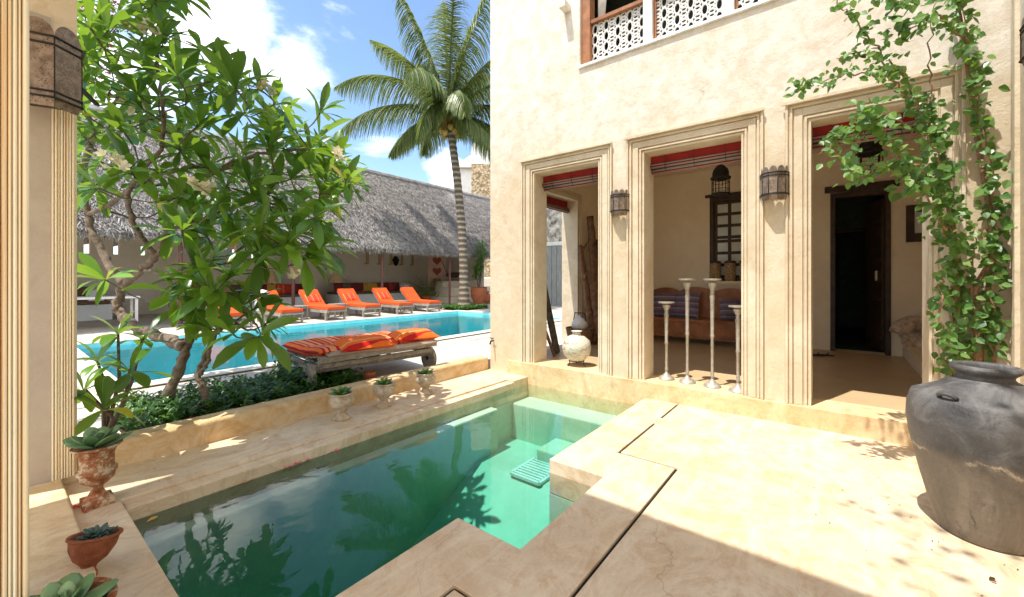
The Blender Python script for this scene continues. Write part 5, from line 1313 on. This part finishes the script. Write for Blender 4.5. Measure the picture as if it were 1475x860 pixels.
def log(pts, rad, label, mt=M['driftwood'], name='driftwood_log', grp='driftwood leaning on the end wall', knots=()):
    m_ = MB(); P = [Vector(p) for p in pts]; Q = []
    for k in range(len(P)-1):
        for j in range(5): Q.append(P[k].lerp(P[k+1], j/5) + Vector((rnd.uniform(-.012,.012), rnd.uniform(-.012,.012), 0)))
    Q.append(P[-1]); n = len(Q); m_.tube(Q, [rad*(1-.45*i/n) for i in range(n)], 9, wob=.2)
    for (i, v) in knots: m_.tube([Q[i], Q[i] + Vector(v)], [rad*.5, rad*.2], 6)
    o = m_.build(name, mt, None, smooth=True, origin=P[0]); return tag(o, label, 'log', grp)
log([(7.33,3.66,.2),(7.28,3.8,.95),(7.34,3.90,1.6),(7.29,3.98,2.15)], .075, 'thin reddish branch with knots leaning on the end wall', knots=((4,(-.12,-.1,.05)),(9,(-.1,-.1,.12)),(14,(.05,-.1,.15))))
log([(7.66,3.65,.2),(7.60,3.8,1.1),(7.66,3.86,1.9),(7.60,3.92,2.75)], .12, 'thick tall weathered log leaning on the end wall behind the thin branch', knots=((8,(.1,-.1,.1)),))
log([(7.98,3.6,.2),(7.96,3.8,1.2),(7.92,3.94,2.3)], .10, 'dark green grey log standing rightmost in the corner', M['greyplank'])
m_ = MB(); m_.bar((6.02,3.72,.2), (5.80,4.0,1.95), .16, .05, up=(0,1,0)); tag(m_.build('leaning_plank', M['greyplank'], None, origin=(6.02,3.72,.2), bevel=.02), 'dark weathered plank leaning against the end wall behind the painted pot', 'plank')
m_ = MB(); m_.bar((5.78,3.62,.2), (5.62,4.0,1.3), .05, .04, up=(0,1,0)); tag(m_.build('leaning_stick', M['driftwood'], None, origin=(5.78,3.62,.2), bevel=.01), 'thin brown stick leaning beside the dark plank', 'stick')
c_ = Vector((6.95, 3.80, .2)); t_ = thing('wicker_basket', 'brown wicker basket on the veranda floor behind the painted pot', 'basket', c_)
m_ = MB(); m_.lathe([(.16,0),(.24,.22),(.26,.34),(.235,.34),(.2,.1)], c_, 24); 
m_.build('body', simple('wicker', (.24,.13,.07), .9, 0, .5, 40, 1, 60), t_, smooth=True); m_ = MB(); m_.tube([c_ + Vector((.25*math.cos(a), .25*math.sin(a), .34)) for a in [2*math.pi*k/20 for k in range(21)]], .018, 6); m_.build('rim', M['driftwood'], t_, smooth=True)
c2 = c_ + Vector((0,0,.30)); t_ = thing('white_kettle', 'white enamel kettle sitting in the wicker basket', 'kettle', c2)
m_ = MB(); m_.lathe([(.10,0),(.15,.06),(.15,.14),(.10,.22),(.04,.25),(.02,.28),(0,.29)], c2, 20); m_.build('body', M['parapet'], t_, smooth=True); m_ = MB(); m_.tube([c2 + Vector((0,.13,.18)), c2 + Vector((0,.1,.33)), c2 + Vector((0,-.1,.33)), c2 + Vector((0,-.13,.18))], .01, 6); m_.build('handle', M['iron'], t_, smooth=True)

# tap at the villa corner
c_ = PD(708, 490, 6.75); c_.x = HX0 - .01; c_.y = 4.36; t_ = thing('garden_tap', 'small dark tap on the corner of the cream house', 'tap', c_)
m_ = MB(); m_.tube([c_, c_ + Vector((-.07,0,0)), c_ + Vector((-.085,0,-.05))], .014, 8); m_.build('spout', M['iron'], t_, smooth=True); m_ = MB(); m_.bar(c_ + Vector((-.04,-.035,.045)), c_ + Vector((-.04,.035,.045)), .012, .012); m_.tube([c_ + Vector((-.04,0,0)), c_ + Vector((-.04,0,.045))], .006); m_.build('handle', M['iron'], t_)

# ---------------------------------------------------------------- urns and succulents
def rosette(mb, c, n, L, r, wid=.5, layers=3, mi=0, thick=.16):
    c = Vector(c)
    for k in range(n):
        a = k * 2.39996; u = k / n; el = R(80) * (1 - u) + R(12) * u
        d_ = Vector((math.cos(a) * math.cos(el), math.sin(a) * math.cos(el), math.sin(el))); l_ = L * (.45 + .55 * u) * r.uniform(.9, 1.1)
        s_ = Vector((-math.sin(a), math.cos(a), 0)); n_ = s_.cross(d_)
        mb.ell(c + d_ * l_ * .5, s_ * l_ * wid * .5, n_ * l_ * thick * .5, d_ * l_ * .5, 8, 6, mi, fn=lambda th, ph: 1.0 - .35 * (math.cos(th) < 0) * abs(math.cos(th)))
URN = [(.085,0),(.09,.012),(.075,.03),(.05,.05),(.042,.07),(.05,.085),(.06,.09),(.05,.10),(.075,.115),(.115,.15),(.128,.19),(.118,.225),(.10,.24),(.108,.252),(.12,.262),(.118,.272),(.10,.272),(.09,.25),(0,.24)]
up_ = thing('pedestal_urn', 'x', 'urn', (0,0,0), 'stone pedestal urns along the pool rim', 0, False)
m_ = MB(); m_.lathe(URN, n=32); m_.build('body', M['urn'], up_, smooth=True); m_ = MB(); m_.lathe([(.0,.235),(.095,.245),(.095,.262),(0,.258)], n=20); m_.build('soil', M['soil'], up_)
URNS = [((492,606), 1.02, 'left of the three, with an upright pointed succulent', 14), ((553,588), 1.0, 'middle of the three, in front of the small red pot', 14), ((613,570), 1.0, 'right of the three, with a pale green rosette', 12)]
r_ = random.Random(3)
for k, ((px, py), sc_, lab, n) in enumerate(URNS):
    p = PG(px, py - 3, 0); o = up_ if k == 0 else dup(up_)
    o.location = p; o.scale = (sc_, sc_, sc_); o.rotation_euler.z = k * 1.3; o['label'] = 'weathered stone urn, ' + lab
    m_ = MB(); rosette(m_, (0,0,0), n + 4, .13 if k else .15, r_, .42)
    s_ = m_.build('succulent', M['succg'], None, smooth=True); s_.location = p + Vector((0,0,.25 * sc_)); tag(s_, 'green rosette succulent growing in the %s stone urn on the rim' % ('left','middle','right')[k], 'succulent', 'succulents in the stone urns')
# rusty goblet urn at left
p = PG(140, 726, 0); t_ = thing('rusty_goblet_urn', 'tall rusty painted goblet urn on a square foot by the left pillar', 'urn', p)
m_ = MB(); m_.box(p.x-.075, p.x+.075, p.y-.075, p.y+.075, .002, .045); m_.lathe([(.07,.046),(.045,.07),(.03,.10),(.03,.125),(.055,.14),(.085,.17),(.092,.21),(.10,.215),(.10,.235),(.085,.24),(.085,.33),(.10,.37),(.125,.385),(.125,.395),(.10,.39),(0,.37)], p, 32)
m_.build('body', M['rust'], t_, smooth='auto')
m_ = MB(); rosette(m_, p + Vector((0,0,.37)), 15, .22, r_, .62, thick=.12); s_ = m_.build('succulent', M['succ'], None, smooth=True, origin=p + Vector((0,0,.38))); tag(s_, 'grey green paddle leaved succulent in the rusty goblet urn', 'succulent')
# tilted pot and front pot
def bowl_pot(p, s_, tilt, mat_, label, name='rust_brown_pot', ped=True):
    t_ = thing(name, label, 'pot', p, None); tm = Matrix.Rotation(tilt, 3, RT)
    m_ = MB(); m_.lathe([(.06*s_,.0),(.055*s_,.03*s_),(.04*s_,.05*s_),(.045*s_,.08*s_),(.09*s_,.12*s_),(.125*s_,.19*s_),(.135*s_,.25*s_),(.148*s_,.258*s_),(.146*s_,.272*s_),(.125*s_,.27*s_),(.115*s_,.24*s_),(0,.235*s_)], p, 36, tilt=tm)
    m_.build('body', mat_, t_, smooth='auto'); m_ = MB(); m_.lathe([(0,.238*s_),(.118*s_,.242*s_),(.118*s_,.248*s_),(0,.252*s_)], p, 24, tilt=tm); m_.build('soil', M['soil'], t_); return Vector(p) + tm @ Vector((0,0,.245*s_))
p = PG(124, 832, 0); e = bowl_pot(p, .72, R(-14), M['rustp'], 'rust brown pot standing between the goblet urn and the front pot')
m_ = MB(); rosette(m_, e, 22, .085, r_, .45)
for q in range(4): rosette(m_, e + Vector((.05*math.cos(q*1.6), .05*math.sin(q*1.6), .0)), 9, .05, r_, .5)
tag(m_.build('succulent', M['succd'], None, smooth=True, origin=e), 'small dark succulent cluster in the middle pot at the left', 'succulent')
p = PG(90, 985, 0); e = bowl_pot(p, 1.05, R(2), M['rust'], 'front rusty rimmed pot at the bottom left corner', 'rusty_rimmed_pot')
m_ = MB(); rosette(m_, e + Vector((0,0,.0)), 15, .19, r_, .62, thick=.14); tag(m_.build('succulent', M['succ'], None, smooth=True, origin=e), 'large grey green succulent in the front pot at the bottom left', 'succulent')

# ---------------------------------------------------------------- petals on the water, fallen leaves
fp = 0
PET = [(345,692,7,'red petals floating by the middle of the far pool rim'),(425,668,3,'few red petals floating near the far pool rim'),(470,652,2,'two red petals close to the rim below the left urn'),(243,721,4,'red petals floating near the left corner of the small pool'),(205,735,4,'red petals at the very corner of the small pool'),(738,557,4,'pink petals at the far end of the small pool near the house')]
for px, py, n, lab in PET:
    c_ = PG(px, py, -.105); m_ = MB()
    for k in range(n * 3):
        q = c_ + Vector((r_.gauss(0,.05), r_.gauss(0,.018), r_.uniform(0,.006))); m_.leaf(q, (r_.uniform(-1,1), r_.uniform(-1,1), .1), (0,0,1), .045, .036, .1, .3, 2)
    tag(m_.build('floating_petals', M['bougain'], None, origin=c_), lab, 'petals', 'petals floating on the small pool')
c_ = PG(211, 752, -.105); m_ = MB(); m_.leaf(c_, (1,.4,.03), (0,0,1), .07, .04, .0, .2, 4); tag(m_.build('floating_leaf', M['yellowleaf'], None, origin=c_), 'yellow leaf floating at the left corner of the small pool', 'leaf')
for px, py, z, lab in ((112,733,0,'red petals lying on the ledge kerb beside the rusty urn'),):
    c_ = PG(px, py, .004); m_ = MB()
    for k in range(4): m_.leaf(c_ + Vector((r_.gauss(0,.03), r_.gauss(0,.05), 0)), (r_.uniform(-1,1), r_.uniform(-1,1), .1), (0,0,1), .032, .026, .1, .3, 2)
    tag(m_.build('fallen_petals', M['bougain'], None, origin=c_), lab, 'petals')
c_ = PG(1425, 836, .003); m_ = MB()
m_.leaf(c_, (1,-.6,.1), (0,0,1), .05, .02, .1, .4, 3); m_.leaf(c_, (-.4,-.8,.3), (0,0,1), .03, .015, .1, .4, 3)
tag(m_.build('fallen_leaf', M['woodd'], None, origin=c_), 'dry brown leaf on the deck in front of the huge jar', 'leaf')

m_ = MB(); r_ = random.Random(77)
for k in range(150):
    if k < 70: q = Vector((r_.uniform(.7, 4.9), r_.uniform(3.85, 4.42), .004))
    elif k < 110: q = Vector((r_.uniform(1.2, 4.9), r_.uniform(-1.0, 1.2), .004))
    else: q = Vector((3.5 + r_.gauss(0, .5), -.55 + r_.gauss(0, .5), .004))
    m_.leaf(q, (r_.uniform(-1,1), r_.uniform(-1,1), .08), (0,0,1), r_.uniform(.008,.024), r_.uniform(.005,.010), .1, .3, 2)
tag(m_.build('leaf_litter', M['driftwood'], None, origin=(3,2,0)), 'sparse tiny dry leaf crumbs scattered over the deck and the pool rim', 'leaf litter', None, 'stuff')

# ---------------------------------------------------------------- world, sun, camera
ld = Vector((.340, -.115, -.934)).normalized()
world = bpy.data.worlds.new('World'); scene.world = world; world.use_nodes = True
wt = world.node_tree; wn_ = wt.nodes; wl = wt.links; wn_.clear()
def WN(ty, **k):
    x = wn_.new(ty)
    for a, b_ in k.items(): setattr(x, a, b_)
    return x
out = WN('ShaderNodeOutputWorld'); sky = WN('ShaderNodeTexSky'); sky.sky_type = 'NISHITA'; sky.sun_disc = False
sky.sun_elevation = math.asin(-ld.z); sky.sun_rotation = math.atan2(-ld.x, -ld.y) % (2 * math.pi); sky.air_density = 1.0; sky.dust_density = .6; sky.ozone_density = 3.5
SKYS = .15
bgk = WN('ShaderNodeBackground'); bgk.inputs[1].default_value = SKYS; wl.new(sky.outputs[0], bgk.inputs[0])
tc = WN('ShaderNodeTexCoord'); GEN = tc.outputs['Generated']
def wmath(op, a, b_=None, clamp=False):
    x = WN('ShaderNodeMath', operation=op, use_clamp=clamp)
    for k, v in ((0, a), (1, b_)):
        if v is None: continue
        if isinstance(v, bpy.types.NodeSocket): wl.new(v, x.inputs[k])
        else: x.inputs[k].default_value = v
    return x.outputs[0]
nz = WN('ShaderNodeTexNoise'); nz.inputs['Scale'].default_value = 3.2; nz.inputs['Detail'].default_value = 9; nz.inputs['Roughness'].default_value = .6; nz.inputs['Distortion'].default_value = .3
mp = WN('ShaderNodeMapping'); mp.inputs['Scale'].default_value = (1,1,1.7); wl.new(GEN, mp.inputs[0]); wl.new(mp.outputs[0], nz.inputs['Vector'])
acc = None
BL = [(215,20,.34,1.0),(310,0,.14,.45),(430,105,.16,.70),(470,90,.10,.4),(390,40,.16,.15),(640,250,.10,.75),(560,220,.12,.35),(60,-60,.3,.5),(300,150,.2,.5),(700,215,.08,.5)]
for px, py, rad_, amp in BL:
    v = (PD(px, py, 1.0) - Vector((0,0,EYE))).normalized()
    dt = WN('ShaderNodeVectorMath', operation='DISTANCE'); wl.new(GEN, dt.inputs[0]); dt.inputs[1].default_value = v
    mr = WN('ShaderNodeMapRange'); mr.interpolation_type = 'SMOOTHSTEP'; wl.new(dt.outputs['Value'], mr.inputs[0]); mr.inputs[1].default_value = rad_; mr.inputs[2].default_value = 0; mr.inputs[3].default_value = 0; mr.inputs[4].default_value = amp
    acc = mr.outputs[0] if acc is None else wmath('MAXIMUM', acc, mr.outputs[0])
# added bright clouds, unseen behind the viewer and over the near roof, as ambient fill
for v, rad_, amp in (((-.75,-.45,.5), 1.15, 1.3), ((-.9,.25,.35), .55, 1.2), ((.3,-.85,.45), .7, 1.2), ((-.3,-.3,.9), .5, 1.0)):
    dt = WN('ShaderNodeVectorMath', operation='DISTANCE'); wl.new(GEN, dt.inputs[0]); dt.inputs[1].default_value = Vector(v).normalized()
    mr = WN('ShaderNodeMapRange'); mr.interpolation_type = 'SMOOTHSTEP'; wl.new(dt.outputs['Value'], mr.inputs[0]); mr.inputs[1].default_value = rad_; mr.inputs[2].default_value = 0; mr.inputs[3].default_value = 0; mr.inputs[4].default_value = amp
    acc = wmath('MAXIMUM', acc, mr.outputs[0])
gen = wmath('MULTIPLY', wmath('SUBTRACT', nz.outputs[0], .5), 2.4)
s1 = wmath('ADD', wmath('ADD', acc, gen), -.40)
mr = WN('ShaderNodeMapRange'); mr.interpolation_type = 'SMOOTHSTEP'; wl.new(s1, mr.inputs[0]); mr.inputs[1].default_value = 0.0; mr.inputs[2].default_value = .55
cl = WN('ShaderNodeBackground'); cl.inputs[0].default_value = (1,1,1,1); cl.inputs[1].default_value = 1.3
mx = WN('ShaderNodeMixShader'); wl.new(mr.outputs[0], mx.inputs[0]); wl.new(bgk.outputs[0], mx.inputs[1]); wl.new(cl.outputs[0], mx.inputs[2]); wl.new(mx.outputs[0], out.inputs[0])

sl = bpy.data.lights.new('sun', 'SUN'); sl.energy = 3.3; sl.angle = R(.5); sl.color = (1.0, .955, .88)
so = bpy.data.objects.new('sun', sl); COL.objects.link(so); so.rotation_euler = ld.to_track_quat('-Z', 'Y').to_euler(); so.location = (0,0,20)

cam = bpy.data.cameras.new('camera'); co = bpy.data.objects.new('camera', cam); COL.objects.link(co)
co.location = (0, 0, EYE); co.rotation_euler = (R(90), 0, R(38 - 90)); cam.sensor_width = 36; cam.lens = F_PX / 1475 * 36
cam.shift_y = -30 / 1475; cam.clip_start = .05; cam.clip_end = 2000; scene.camera = co
scene.view_settings.view_transform = 'Standard'; scene.view_settings.look = 'None'; scene.view_settings.gamma = 1
scene.view_settings.exposure = 1.0
scene.render.resolution_x = 1024; scene.render.resolution_y = 597
scene.cycles.transparent_max_bounces = 16; scene.cycles.max_bounces = 12; scene.cycles.diffuse_bounces = 8
for o in list(bpy.data.objects):
    if '_w' in o: del o['_w']
